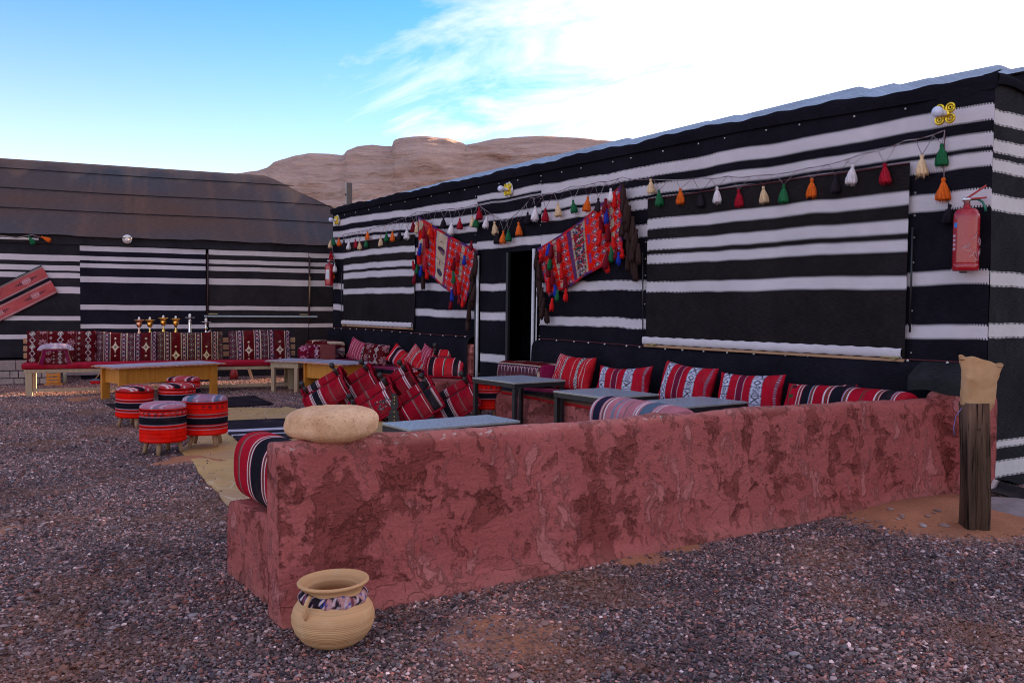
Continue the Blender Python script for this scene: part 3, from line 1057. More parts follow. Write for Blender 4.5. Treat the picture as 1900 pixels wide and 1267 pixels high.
# hip end and back slope
V = np.array([(1.75, -.05, EZ), (1.75, 6.05, EZ), (-.95, 3.0, RZ), (-.95, 3.0, RZ), (-10.5, 3.0, RZ), (-10.5, 6.05, EZ)])
link('roof_back', mesh_np('roof_back', V, [[0, 1, 2, 2][:4]] if False else [[2, 1, 5, 4]], uv=V[:, :2], mat=M_BROWN, smooth=False), None, LT)
link('roof_hip', mesh_np('roof_hip', V[:3] - np.array([0, 0, .003]), [[0, 1, 2]], uv=V[:3, :2], mat=M_BROWN, smooth=False), None, LT)
for (t, x1_) in ((.275, 1.0), (.52, .25), (.80, -.4)):
    z_ = EZ + (RZ - EZ) * (1 - (1 - t) ** 1.12) + .0
    tube('roof_seam', [(x, -.06 + RD * t, z_ + .004 - .020 * math.sin(t * PI) * (1 + .4 * math.sin(x * 1.3)) + .012) for x in np.linspace(-10.3, x1_, 60)], .010, simple('seam_rope', (.012, .010, .012), .9), LT, 6)

# block plinth under the left end of that tent
M_BLOCK = None


def block_build(q):
    a = q.node('ShaderNodeObjectInfo').outputs['Random']
    co = pos(q)
    c = q.ramp(a, [(0, (.30, .23, .20)), (.35, (.36, .30, .275)), (.65, (.27, .21, .20)), (1, (.42, .35, .31))])
    c = q.mix(1.0, c, q.ramp(q.noise(co, 18, 5, .6), [(.3, .8), (.7, 1.15)]), 'MULTIPLY')
    setp(q, c, .93, normal=q.bump(q.noise(co, 50, 4, .6), .4, .006), spec=.15)


M_BLOCK = mat('pale_block_stone', block_build)
M_MORTAR = simple('block_mortar', (.22, .18, .165), .95)
POFF = -.80
PL = thing('block_plinth', 'low plinth of pale stone blocks under the left end of the wide tent', 'plinth',
           tuple(LP0 + Ln * .80), (0, 0, LANG))
xr_ = lp(115, 700, .8)[0]
box('mortar_core', ((xr_ - 7.0) / 2 - 1.0, .44, .20), (7.0 - 2.0 + xr_ + 2.0 - .02, .84, .41), M_MORTAR, PL, .01)
rows = [(.235, .405, (.24, .20)), (.115, .23, (.13, .21)), (.015, .11, (.19, .12))]
bk = None
for r_, (z0, z1, ws) in enumerate(rows):
    x = xr_ - .005; k = 0
    while x > -7.4:
        wd = ws[k % 2] * rnd.uniform(.8, 1.25); k += 1
        x0_ = x - wd
        bmx = bm_new(); bm_box(bmx, (0, 0, 0), (wd - .012, .05, z1 - z0 - .010), None, .005)
        o = bm_done('block', bmx, M_BLOCK, PL, loc=((x + x0_) / 2, -.005 - rnd.uniform(0, .008), (z0 + z1) / 2))
        x = x0_
tube('corner_post', [(xr_ + .04, .0, .0), (xr_ + .04, .0, .40)], .030, simple('pale_green_post', (.42, .46, .38), .6), PL, 10)

# ------------------------------------------------------------------ low plaster wall and benches


def loft_wall(name, path, profile, step=.02, amp=.012, seed=1, endround=.05, base_flare=.0, zscale=None):
    """profile (w, z) closed loop swept along straight path; rough plaster relief"""
    (x0, y0), (x1, y1) = path
    L = math.hypot(x1 - x0, y1 - y0)
    n = max(4, int(L / step))
    dirx, diry = (x1 - x0) / L, (y1 - y0) / L
    nx_, ny_ = diry, -dirx                    # outward (right-hand) direction
    # resample the profile
    pts = []
    for i in range(len(profile)):
        a = np.array(profile[i], float); b = np.array(profile[(i + 1) % len(profile)], float)
        k = max(1, int(np.linalg.norm(b - a) / step))
        for j in range(k): pts.append(a + (b - a) * j / k)
    pts = np.array(pts)
    for _ in range(3):
        pts = (np.roll(pts, 1, 0) + 2 * pts + np.roll(pts, -1, 0)) / 4
    c = pts.mean(0)
    ss = list(np.linspace(0, L, n))
    rings = [(0, .0), (0, .5), (0, .86)] + [(s, 1.0) for s in ss] + [(L, .86), (L, .5), (L, .0)]
    V = []
    for s, k in rings:
        e = 0
        if k < 1: e = -endround * (1 - k) * .0
        p = c + (pts - c) * k
        hs_ = zscale(s / L) if zscale else 1.0
        for w_, z_ in p:
            V.append((x0 + dirx * (s + e) + nx_ * w_, y0 + diry * (s + e) + ny_ * w_, z_ * hs_))
    V = np.array(V)
    m_ = len(pts)
    d = fbm(V, 3.0, 4, seed) * amp + fbm(V * np.array([1, 1, .6]), 9.0, 3, seed + 5) * amp * .45
    cen = np.array([[x0 + dirx * s + nx_ * c[0], y0 + diry * s + ny_ * c[0], c[1]] for s, k in rings for _ in range(m_)])
    vec = V - cen
    for i, (s, k) in enumerate(rings):
        if k < 1:
            sg = -1 if s == 0 else 1
            vec[i * m_:(i + 1) * m_] += np.array([dirx * sg, diry * sg, 0]) * (1 - k) * .6
    vec[:, 2] *= .5
    vec /= (np.linalg.norm(vec, axis=1, keepdims=True) + 1e-6)
    V = V + vec * d[:, None]
    return V, grid_faces(m_, len(rings), wrap_u=True)


# low wall: outer face toward +x. profile coordinate w grows toward +x
zs = lambda t: 1.0 - .075 * t
prof = [(-.0, -.05), (.17, -.05), (.190, -.01), (.185, .022), (.150, .045), (.140, .075), (.128, .35), (.110, .715), (.09, .752), (-.02, .745), (-.03, .70), (-.02, .3)]
V, F = loft_wall('low_wall', ((-.445, -5.10), (-.30, -.05)), prof, .022, .016, 3, zscale=zs)
lw = link('low_wall', mesh_np('low_wall', V, F, mat=M_PLASTER))
tag(lw, 'long low wall of rough red plaster closing the seating area', 'wall')
# pillar where the wall meets the tent
V, F = loft_wall('wall_pillar', ((-.34, -.20), (-.34, .04)), [(-.0, -.05), (.40, -.05), (.405, .4), (.400, .70), (.37, .74), (.04, .74), (0, .70)], .025, .010, 8)
o = link('plaster_pillar', mesh_np('plaster_pillar', V, F, mat=M_PLASTER))
tag(o, 'short red plaster pillar between the low wall and the tent corner', 'pillar')


def bench(name, label, path, prof, seed):
    V, F = loft_wall(name, path, prof, .04, .010, seed)
    o = link(name, mesh_np(name, V, F, mat=M_PLASTER))
    tag(o, label, 'bench', 'built-in plaster benches round the seating area')
    return o


bp = [(0, -.05), (.66, -.05), (.675, .05), (.66, .31), (.63, .345), (0, .345)]
bench('plaster_bench', 'built-in red plaster bench along the striped facade right of the doorway', ((-5.22, -.02), (-.50, -.02)), [(w_, z_) for w_, z_ in bp], 12)
bench('plaster_bench', 'built-in red plaster bench along the striped facade left of the doorway', ((-11.2, -.02), (-6.62, -.02)), bp, 14)
for xa, xb, lab, sd_ in ((-11.2, -6.66, 'red plaster ledge under the black skirt left of the doorway', 31), (-5.20, -.45, 'red plaster ledge under the black skirt right of the doorway', 33)):
    V, F = loft_wall('plaster_ledge', ((xa, -.02), (xb, -.02)), [(0, .30), (.075, .30), (.075, .60), (.07, .80), (.045, .84), (0, .84)], .04, .006, sd_)
    tag(link('plaster_ledge', mesh_np('plaster_ledge', V, F, mat=M_PLASTER)), lab, 'ledge', 'plaster ledges along the facade')
# bench inside the low wall: its near end steps out under the big bolster
bp2 = [(0, -.05), (-.72, -.05), (-.735, .05), (-.72, .33), (-.69, .375), (0, .385)]
V, F = loft_wall('plaster_bench', ((-.44, -5.06), (-.44, -.74)), [(w_ + .03, z_) for w_, z_ in bp2[::-1]], .03, .014, 17)
o = link('plaster_bench', mesh_np('plaster_bench', V, F, mat=M_PLASTER))
tag(o, 'built-in red plaster bench behind the low wall with rounded near end', 'bench', 'built-in plaster benches round the seating area')

# unseen tent added behind the long one to shade the yard on the right
NT = thing('shade_tent', 'unseen plain tent added behind the long tent to shade the yard', 'tent', (0, 0, 0))
bm = bm_new()
bm_box(bm, (4.0, 10.2, 1.55), (10.0, 5.6, 3.1), None, .02)
bm_done('walls', bm, simple('shade_tent_cloth', (.03, .027, .028), .95), NT)
V = [(-1.1, 7.3, 3.1), (9.1, 7.3, 3.1), (9.1, 13.1, 3.1), (-1.1, 13.1, 3.1), (.6, 10.2, 4.1), (7.4, 10.2, 4.1)]
link('roof', mesh_np('roof', np.array(V), [[0, 1, 5, 4], [2, 3, 4, 5], [1, 2, 5, 5], [3, 0, 4, 4]][:2], uv=np.array(V)[:, :2], mat=M_BROWN, smooth=False), None, NT)
# ------------------------------------------------------------------ woven patterns (functions of metres on the cloth)
RED = np.array((.50, .012, .022)); SCAR = np.array((.74, .010, .004)); CRIM = np.array((.34, .006, .020)); MAR = np.array((.085, .004, .007))
BLK = np.array((.011, .010, .016)); CREAM = np.array((.62, .50, .36)); WHT = np.array((.62, .58, .60)); NAVY = np.array((.020, .018, .045))
BRN = np.array((.12, .065, .04)); PINK = np.array((.45, .20, .24)); PUR = np.array((.10, .022, .11)); GRY = np.array((.22, .13, .14)); GRN = np.array((.01, .10, .05)); BLU = np.array((.012, .035, .36))


def full(x, c): return np.tile(np.asarray(c, dtype=float), (len(x), 1))


def setc(c, m, col): c[m] = col


def bands(s, lst, base):
    c = full(s, base)
    for a, b, col in lst: c[(s >= a) & (s < b)] = col
    return c


def sdl_stripes(s):
    """camel saddle pads: s 0..1 along the ridge"""
    L = [(.0, .03, BLK)]
    def blk(a):
        return [(a - .065, a - .055, WHT), (a - .042, a - .032, WHT), (a - .022, a - .010, BRN), (a - .008, a + .0, WHT), (a, a + .15, BLK), (a + .15, a + .158, WHT), (a + .160, a + .172, BRN), (a + .182, a + .192, WHT), (a + .205, a + .215, WHT)]
    L += blk(.22) + [(.62, .635, BRN), (.645, .66, GRY), (.90, .91, WHT), (.93, .94, WHT), (.955, 1.1, MAR)]
    return bands(s, L, CRIM * .85)


def sdl_stripes_bright(s):
    L = []
    for a in (.06, .74):
        L += [(a - .03, a - .018, WHT), (a, a + .13, BLK), (a + .14, a + .150, WHT), (a + .165, a + .175, WHT), (a + .155, a + .165, BRN)]
    L += [(.455, .465, WHT), (.465, .495, GRN * .5 + BRN * .5), (.495, .505, WHT)]
    return bands(s, L, RED * .95)


def star_pat(x, y):
    t = np.mod(x, .44)
    c = full(x, MAR * 1.05)
    m = t < .11
    dx = t - .055; yy = (np.mod(y / .085, 1) - .5) * .085
    r = np.abs(dx) / .043 + np.abs(yy) / .040
    setc(c, m, (.075, .020, .032)); setc(c, m & (r < 1), GRY); setc(c, m & (r < .74), BLK); setc(c, m & (r < .26), CREAM)
    for a, b in ((.115, .195), (.355, .435)):
        m = (t > a) & (t < b); dx = t - (a + b) / 2; yy = (np.mod(y / .062, 1) - .5) * .062
        setc(c, m, NAVY); k = (np.abs(np.abs(dx) - np.abs(yy)) < .007) & (np.abs(dx) < .021)
        setc(c, m & k, (.52, .33, .33)); setc(c, m & (np.abs(yy) > .028), (.25, .02, .03))
    for a in (.0, .108, .198, .350, .434): setc(c, (t > a) & (t < a + .007), CREAM * .9)
    dx = t - .275
    k0 = np.floor(x / .44)
    yy = np.mod(y + .0 * k0, .50) - .22
    r = (np.abs(dx) / .068) ** .62 + (np.abs(yy) / .095) ** .62
    m = (t > .21) & (t < .345)
    setc(c, m & (r < 1), CREAM); setc(c, m & ((np.abs(dx) + np.abs(yy)) < .022), BLK); setc(c, m & ((np.abs(dx) + np.abs(yy)) < .008), CREAM)
    y2 = np.abs(yy) - .130
    setc(c, m & (np.abs(dx) < .014) & (np.abs(y2) < .012), CREAM * .95)
    return c


def diamond_pat(x, y):
    c = full(x, MAR * .95)
    t = np.mod(x, .40)
    # chain of outlined diamonds
    dx = t - .10; yy = (np.mod(y / .095, 1) - .5) * .095; r = np.abs(dx) / .046 + np.abs(yy) / .048
    k = np.mod(np.floor(y / .095), 2) < 1
    setc(c, (r < 1) & (r > .76), WHT * .9); setc(c, (r < .76) & k, BLK)
    setc(c, (r < .5) & k & ((np.abs(dx) < .007) | (np.abs(yy) < .007)), CREAM)
    # eight pointed medallions
    dx = t - .25; yy = (np.mod(y / .19, 1) - .5) * .19
    a = np.arctan2(yy, dx); rr = np.hypot(dx, yy); sp = .050 + .014 * np.cos(8 * a)
    setc(c, (rr < sp) & (rr > sp * .72), (.42, .22, .24)); setc(c, (rr < sp * .5) & (rr > sp * .25), PINK * .8); setc(c, rr < .010, BLK)
    # rings
    dx = t - .365; yy = (np.mod(y / .08, 1) - .5) * .08; r = np.abs(dx) / .020 + np.abs(yy) / .022
    setc(c, (r < 1) & (r > .5), (.50, .40, .38))
    z = np.abs(t - .32 - .007 * np.sign(np.sin(y * 200))) < .003
    setc(c, z, GRY)
    return c


def omani(x, y):
    """x 0..1 across, y metres: red pillow with two pale patterned bands"""
    c = full(x, CRIM * 1.15)
    for a, b in ((.10, .23), (.60, .76)):
        m = (x > a) & (x < b); cx_ = (x - (a + b) / 2) / (b - a)
        setc(c, m, (.47, .50, .62))
        k = np.mod(np.floor(y / .075), 3); yy = np.mod(y / .075, 1) - .5
        r = np.abs(cx_) * 2 + np.abs(yy) * 2
        mot = ((k == 0) & (np.abs(r - .62) < .14)) | ((k == 1) & (np.abs(np.abs(cx_ * 2) - np.abs(yy * 2)) < .16) & (np.abs(cx_) < .36)) | ((k == 2) & (np.mod(yy * 6 + cx_ * 3, 1) < .42) & (np.abs(cx_) < .33))
        setc(c, m & mot & (np.abs(yy) < .42), BLK)
        e = m & (np.abs(np.abs(cx_) - .47) < .03); setc(c, e & (np.mod(y / .012, 1) < .5), BLK)
        setc(c, m & (np.abs(yy) > .46), NAVY)
    m = (x > .38) & (x < .48); setc(c, m, (.15, .010, .035))
    for a in (.365, .48): setc(c, (x > a) & (x < a + .012), (.42, .30, .34))
    setc(c, (x > .93) & (x < .965), (.17, .03, .07)); setc(c, (x > .93) & (x < .965) & (np.mod(y / .02, 1) < .4), (.40, .25, .3))
    return c


def multi(x, y):
    c = full(x, RED * .9)
    L = [(.02, .035), (.07, .085), (.12, .16), (.20, .21), (.25, .262), (.31, .32), (.36, .42), (.47, .48), (.52, .53), (.58, .59), (.63, .645), (.70, .71), (.74, .81), (.86, .87), (.92, .935)]
    for i, (a, b) in enumerate(L):
        m = (x > a) & (x < b)
        if b - a > .03:
            setc(c, m, BLK); k = np.abs(np.abs(np.mod(y / .03, 1) - .5) * 2 - np.abs((x - (a + b) / 2) / (b - a)) * 2) < .35
            setc(c, m & k, (.50, .46, .46))
        else:
            setc(c, m & (np.mod(y / .010, 1) < .6), WHT * .85)
    return c


def blanket(x, y):
    """red cushion with black bands and brown feathered stripes"""
    L = []
    for a in (.34, .88):
        L += [(a - .07, a - .06, WHT), (a - .045, a - .028, BRN), (a - .02, a - .008, WHT), (a, a + .12, BLK), (a + .125, a + .14, (.20, .34, .46)), (a + .15, a + .168, BRN), (a + .175, a + .19, WHT)]
    c = bands(x, L, CRIM * 1.1)
    for a in (.13, .68):
        f = np.abs(x - a - .05 * np.sin(np.floor(y / .03) * 2.2)) < .035
        setc(c, f & (np.mod(np.floor(y / .03), 3) == 0), (.05, .012, .02))
        setc(c, f & (np.mod(np.floor(y / .03), 5) == 1), (.02, .08, .03))
        setc(c, np.abs(x - a) < .012, BRN)
        setc(c, (np.abs(x - a - .06) < .02) & (y > .30), WHT)
    return c


def pinkstripe(x, y):
    L = []
    for k, a in enumerate(np.arange(.02, 1, .115)):
        L += [(a, a + .022, (.50, .28, .36)), (a + .05, a + .065, (.20, .03, .06)), (a + .066, a + .076, GRY)]
    return bands(x, L, (.40, .012, .05))


def blackred(x, y):
    L = [(.18, .20, WHT), (.22, .34, BLK), (.36, .375, (.25, .3, .4)), (.39, .40, WHT), (.55, .57, BRN), (.58, .60, GRY), (.74, .76, BRN), (.80, .815, (.5, .4, .2))]
    return bands(x, L, RED * .9)


def mattress_pat(s):
    """stripes across the bench width; s in metres from the front bottom edge over the top"""
    L = [(.0, .025, RED * .8), (.025, .032, WHT * .8), (.032, .042, BRN), (.042, .048, WHT * .8), (.050, .10, BLK), (.105, .112, (.3, .33, .42)), (.13, .16, (.16, .02, .06)), (.175, .183, (.35, .2, .28)), (.22, .26, (.22, .03, .10)), (.28, .29, (.4, .2, .25)), (.34, .42, (.05, .02, .05)), (.45, .46, (.42, .25, .32))]
    return bands(s, L, (.27, .022, .075))


# ------------------------------------------------------------------ soft shapes
def pillow_me(name, w_, h_, t, fn, nu=84, nv=60, pinch=.07, seed=0, sag=0.0, back=None):
    """upright pillow, base edge at z = 0, width along x"""
    u = np.linspace(-1, 1, nu); v = np.linspace(-1, 1, nv)
    U, Vv = np.meshgrid(u, v)
    prof_ = (np.clip(1 - np.abs(U) ** 2.6, 0, 1) * np.clip(1 - np.abs(Vv) ** 2.6, 0, 1)) ** .45
    X = U * w_ / 2 * (1 - pinch * (1 - Vv ** 2) * np.abs(U) ** 2) * (1 + 0)
    Z = (Vv * (1 - pinch * (1 - U ** 2) * np.abs(Vv) ** 2) + 1) * h_ / 2
    Z = Z - sag * (1 - U ** 2) * (Vv + 1) / 2
    A = np.stack([X, np.zeros_like(X), Z], -1).reshape(-1, 3)
    n = fbm(A + seed * 3.7, 7.0, 3, seed) * .012
    wr = .006 * np.sin((A[:, 0] * 3 + A[:, 2]) * 22 + seed) * (np.abs(U).ravel() > .5)
    T = prof_.ravel() * t / 2
    fr = A.copy(); fr[:, 1] = -(T + (n + wr) * np.minimum(1, T / .02))
    bk = A.copy(); bk[:, 1] = T + n * np.minimum(1, T / .02)
    cf = fn((U.ravel() + 1) / 2, A[:, 2])
    cb = cf if back is None else full(A[:, 0], back)
    F = grid_faces(nu, nv)
    return mesh_np(name, np.vstack([fr, bk]), np.vstack([F, F[:, ::-1] + len(fr)]), col=np.vstack([cf, cb]), mat=M_FAB)


def sq_me(name, a, b, c, e1, e2, fn, nu=96, nv=40, noise=.008, seed=0, mat_=None, ns=5.0, bottom0=True):
    V, F = superq(a, b, c, e1, e2, nu, nv)
    C = fn(V)
    nrm = V / (np.linalg.norm(V, axis=1, keepdims=True) + 1e-9)
    V = V + nrm * (fbm(V + seed * 5.1, ns, 4, seed) * noise)[:, None]
    if bottom0: V[:, 2] += c
    return mesh_np(name, V, F, col=C, mat=mat_ or M_FAB)


def loft_me(name, a, b, c, e, fn, k=8.0, nx_=150, ns_=64, noise=.006, seed=0, ns=5.0, kend=.80):
    """soft block: superellipse section (b, c) swept along x, rounded ends; base at z = 0"""
    t = np.linspace(-1, 1, nx_); t = np.sign(t) * (1 - (1 - np.abs(t)) ** 1.25)
    sc = np.clip(1 - np.abs(t) ** k, 0, 1) ** (1 / 2.4)
    sc = kend + (1 - kend) * sc
    ph = np.linspace(-PI, PI, ns_, endpoint=False)
    rings_t = np.concatenate([[-1, -1], t, [1, 1]]); rings_s = np.concatenate([[.0, .55], sc, [.55, .0]])
    X = np.repeat(rings_t * a, ns_); Sx = np.repeat(rings_s, ns_)
    Y = np.tile(b * spow(np.cos(ph), e), len(rings_t)) * Sx; Z = np.tile(c * spow(np.sin(ph), e), len(rings_t)) * Sx
    V = np.stack([X, Y, Z], -1)
    C = fn(V)
    nrm = V / (np.linalg.norm(V, axis=1, keepdims=True) + 1e-9)
    V = V + nrm * (fbm(V + seed * 5.1, ns, 4, seed) * noise)[:, None]
    V[:, 2] += c
    return mesh_np(name, V, grid_faces(ns_, len(rings_t), wrap_u=True), col=C, mat=M_FAB)


def cushion(me, label, loc, rz=0.0, tilt=0.0, roll=0.0, group=None, cat='cushion', name='cushion'):
    o = link(name, me, None, None, loc, (tilt, roll, rz))
    return tag(o, label, cat, group)


# mattresses on the benches (long sheets over the plaster)
def mattress(name, x0, x1, ydepth, z0, th, label, seed=1, axis='x', base=None):
    L = x1 - x0
    nu = int(L / .04); prof_ = []
    # section from front bottom, up, over the top, to the back
    for a in np.linspace(0, 1, 6): prof_.append((-ydepth - .012 * math.sin(a * PI), z0 - .035 + a * (th + .010)))
    for a in np.linspace(.0, 1, 30)[1:]: prof_.append((-ydepth + a * (ydepth - .02), z0 + th - .012 + .012 * math.sin(min(a * 8, PI / 2)) + .0))
    s = np.concatenate([[0], np.cumsum([math.hypot(prof_[i + 1][0] - prof_[i][0], prof_[i + 1][1] - prof_[i][1]) for i in range(len(prof_) - 1)])])
    us = np.linspace(x0, x1, nu)
    V = []; C = []
    for i, (yy, zz) in enumerate(prof_):
        for u in us:
            e = min(u - x0, x1 - u)
            rd = -.03 * max(0, 1 - e / .03)
            V.append((u, yy + (.008 * math.sin(u * 5 + seed) + .006 * math.sin(u * 11)) * (i < 9), zz + rd * (i > 3) + .010 * math.sin(u * 3.3 + seed) * (i > 3) + (.012 * math.sin(u * 2.1) if i < 3 else 0)))
    C = np.repeat(mattress_pat(s), nu, axis=0)
    V = np.array(V)
    # end caps
    F = [grid_faces(nu, len(prof_))[:, ::-1]]
    extra = []; off = len(V)
    for col_ in (0, nu - 1):
        base_ = V[np.arange(len(prof_)) * nu + col_].copy(); base_[:, 2] = z0 - .01
        idx = np.arange(len(prof_)) * nu + col_
        extra.append(base_); k = len(prof_)
        F.append(np.stack([idx[:-1], idx[1:], off + np.arange(1, k), off + np.arange(k - 1)], -1)); off += k
    V = np.vstack([V] + extra); C = np.vstack([C] + [full(e_, RED * .6) for e_ in extra])
    me = mesh_np(name, V, np.vstack(F), col=C, mat=M_FAB)
    o = link(name, me)
    return tag(o, label, 'mattress', 'striped mattresses on the benches')


mattress('bench_mattress', -5.12, -.75, .68, .345, .085, 'maroon striped mattress with dark front edge on the bench right of the doorway', 1)
mattress('bench_mattress', -11.1, -7.42, .68, .345, .085, 'maroon striped mattress on the bench left of the doorway', 3)


# cushions on the right bench: place by their extent in the facade's depth
def on_bench(xl, xr, yt, yb, yy):
    a = fy(xl, yb, yy); b = fy(xr, yb, yy); t = fy((xl + xr) / 2, yt, yy)
    return (a[0] + b[0]) / 2, b[0] - a[0], t[2]


GR = 'cushions along the right-hand bench'
for i, (q_, fn, lab) in enumerate([
    ((1025, 1103, 657, 721, -.35), multi, 'red cushion with many thin white and black stripes on the right bench'),
    ((1117, 1206, 676, 725, -.36), omani, 'drooping red cushion with two pale patterned bands, right of the thin-striped one'),
    ((1223, 1326, 673, 738, -.36), omani, 'upright puffy red cushion with two pale patterned bands, in the middle of the right bench'),
    ((1338, 1453, 690, 757, -.36), omani, 'red cushion with two pale patterned bands, last before the black-banded one'),
    ((1455, 1585, 706, 762, -.37), blanket, 'crimson cushion with black band and brown feathered stripes, nearest the low wall')]):
    cx_, wd, zt = on_bench(*q_)
    h_ = (zt - .425) / math.cos(.25)
    me = pillow_me('cushion', wd * .98, h_, .19, fn, seed=i + 1, sag=(.03 if i in (1,) else .012))
    o = cushion(me, lab, (cx_, q_[4] - .06, .415), rz=[-.10, .12, -.06, .10, .02][i], tilt=-.28 if i != 4 else -.42, roll=[.02, -.04, .05, -.03, -.06][i], group=GR)
# low bolster in the corner
cx_, wd, zt = on_bench(1548, 1712, 722, 752, -.40)
me = loft_me('bolster', .34, .15, .155, .85, lambda V: bands((V[:, 0] + .34) / .68, [(.06, .08, WHT), (.10, .12, BRN), (.13, .145, WHT), (.15, .30, BLK), (.305, .32, (.2, .34, .46)), (.33, .35, BRN), (.36, .375, WHT), (.52, .535, BRN), (.55, .56, BRN), (.68, .69, WHT), (.70, .72, BRN), (.73, .74, WHT), (.745, .86, BLK), (.87, .88, (.2, .34, .46)), (.90, .91, WHT)], CRIM * 1.1), seed=4)
tag(link('bolster', me, None, None, (-.66, -.42, .42)), 'round crimson bolster with two black bands lying in the corner by the low wall', 'bolster')
# big kilim box cushion beside the doorway
me = loft_me('box_cushion', .40, .27, .135, .35, lambda V: np.where((np.abs(V[:, 0]) > .392)[:, None], (.26, .010, .075), star_pat(.22 + (.27 - V[:, 1]) * .2 + (.135 - V[:, 2]) * .9, V[:, 0] + .3)), seed=5, noise=.014)
tag(link('box_cushion', me, None, None, (-4.92, -.36, .42), (-.05, 0, .04)), 'thick maroon kilim box cushion with white stars beside the doorway on the right bench', 'cushion')

# cushions on the left bench
GL = 'cushions along the left-hand bench'
cx_, wd, zt = on_bench(578, 645, 631, 664, -.30)
me = loft_me('box_cushion', .40, .20, .150, .35, lambda V: np.where((V[:, 0] < -.392)[:, None], (.26, .010, .075), star_pat(.24 + (.20 - V[:, 1]) * .1 + (.15 - V[:, 2]) * .9, V[:, 0] + .3)), seed=7, noise=.010)
tag(link('box_cushion', me, None, None, (-10.85, -.38, .43), (0, 0, .05)), 'upright maroon kilim box cushion with star rows at the left bench far end', 'cushion')
for i, (q_, fn, lab, rz, tl, rl, th) in enumerate([
    ((642, 694, 633, 668, -.30), pinkstripe, 'pink and white striped cushion leaning behind the diamond-patterned one', .25, -.25, .20, .18),
    ((716, 770, 648, 682, -.38), blackred, 'bright red cushion with one black band slumped beside the diamond-patterned one', .3, -.45, .42, .20),
    ((752, 800, 650, 688, -.30), multi, 'orange-red striped cushion tucked behind the upright saddle seat', .2, -.4, .45, .18),
    ((775, 828, 648, 690, -.22), pinkstripe, 'small crimson striped cushion with its corner up behind the upright saddle seat', .1, -.2, .25, .16)]):
    cx_, wd, zt = on_bench(*q_)
    me = pillow_me('cushion', min(wd, .56) * .95, (zt - .40), th, fn, seed=i + 11, sag=.02)
    cushion(me, lab, (cx_, q_[4] - .05, .43), rz, tl, rl, GL)
cx_, wd, zt = on_bench(664, 734, 634, 676, -.42)
me = pillow_me('cushion', .66, .34, .24, lambda u, y: diamond_pat(u * .66 + .0, y), seed=15, pinch=.03)
cushion(me, 'dark maroon cushion with white outlined diamonds on the left bench', (cx_ + .05, -.50, .42), .10, -.25, .03, GL)

# bolsters inside the low wall
def colbig(V):
    s = (V[:, 0] + .34) / .68
    return bands(s, [(0, .03, BRN), (.03, .045, WHT), (.16, .175, BRN), (.18, .20, GRY), (.36, .375, WHT), (.39, .405, BRN), (.41, .425, WHT), (.43, .62, BLK), (.63, .645, WHT), (.65, .67, BRN), (.68, .695, WHT), (.84, .86, BRN), (.865, .88, GRY)], CRIM * 1.15)


me = loft_me('bolster', .315, .115, .160, .75, colbig, seed=21, noise=.008, k=14, kend=.90)
tag(link('bolster', me, None, None, (-.795, -4.925, .372)), 'thick crimson striped bolster standing on the near end of the bench behind the low wall', 'bolster')
me = loft_me('bolster', .42, .14, .135, .9, lambda V: bands((V[:, 0] + .42) / .84, [(.04, .06, WHT), (.08, .18, NAVY), (.19, .20, WHT), (.215, .225, BRN), (.235, .25, WHT), (.33, .36, (.20, .22, .30)), (.40, .42, (.25, .30, .38)), (.48, .50, GRY), (.60, .61, WHT), (.625, .64, WHT), (.66, .78, (.09, .14, .20)), (.80, .81, WHT), (.83, .84, WHT)], (.46, .17, .20)), seed=24)
tag(link('bolster', me, None, None, (-.93, -2.50, .455), (0, 0, -.12)), 'faded pink and blue-grey striped bolster showing just above the low wall', 'bolster')
mattress_obj = loft_me('bench_mattress', .33, 1.93, .045, .16, lambda V: mattress_pat(np.abs(V[:, 0]) + .1), seed=25, noise=.006)
tag(link('bench_mattress', mattress_obj, None, None, (-.80, -2.85, .378)), 'maroon striped mattress on the bench behind the low wall', 'mattress', 'striped mattresses on the benches')

# ------------------------------------------------------------------ bench across the yard (wooden settle)
WO = LP0 + Ln * 2.825
ST = thing('wooden_settle', 'long wooden settle with red seat pad and slatted back facing the yard', 'bench', tuple(WO), (0, 0, LANG))
u0, u1 = -4.88, -1.08
box('seat_frame', ((u0 + u1) / 2, .27, .355), (u1 - u0 - .06, .52, .05), MATS['pale_pine_wood'], ST, .005)
for u in (u0 + .09, u1 - .10):
    for v in (.05, .48):
        box('leg', (u, v, .165), (.085, .075, .33), MATS['pale_pine_wood'], ST, .004)
box('stretcher', ((u0 + u1) / 2, .05, .085), (u1 - u0 - .25, .04, .045), MATS['pale_pine_wood'], ST, .004)
me = loft_me('seat_pad', (u1 - u0) / 2, .275, .045, .28, lambda V: np.where((V[:, 2] > .02)[:, None], full(V, (.36, .012, .035)), full(V, (.30, .008, .02))), nx_=160, noise=.004, seed=31, k=60)
link('seat_pad', me, None, ST, ((u0 + u1) / 2, .265, .378))
for z_ in (.55, .655, .765):
    o = box('slat', ((u0 + u1) / 2, .50, z_), (u1 - u0 + .06, .035, .078), MATS['orange_slat_wood'], ST, .005)
    lathe('screw', [(.0001, -.006), (.010, -.004), (.010, .002), (.0001, .003)], M_STEEL, o, 8, (u0 + .02, .48, z_), (PI / 2, 0, 0))
for u in (u0 + .15, (u0 + u1) / 2, u1 - .15):
    box('back_post', (u, .54, .60), (.06, .04, .52), MATS['pale_pine_wood'], ST, .004)
GS = 'long kilim back cushions on the wooden settle'
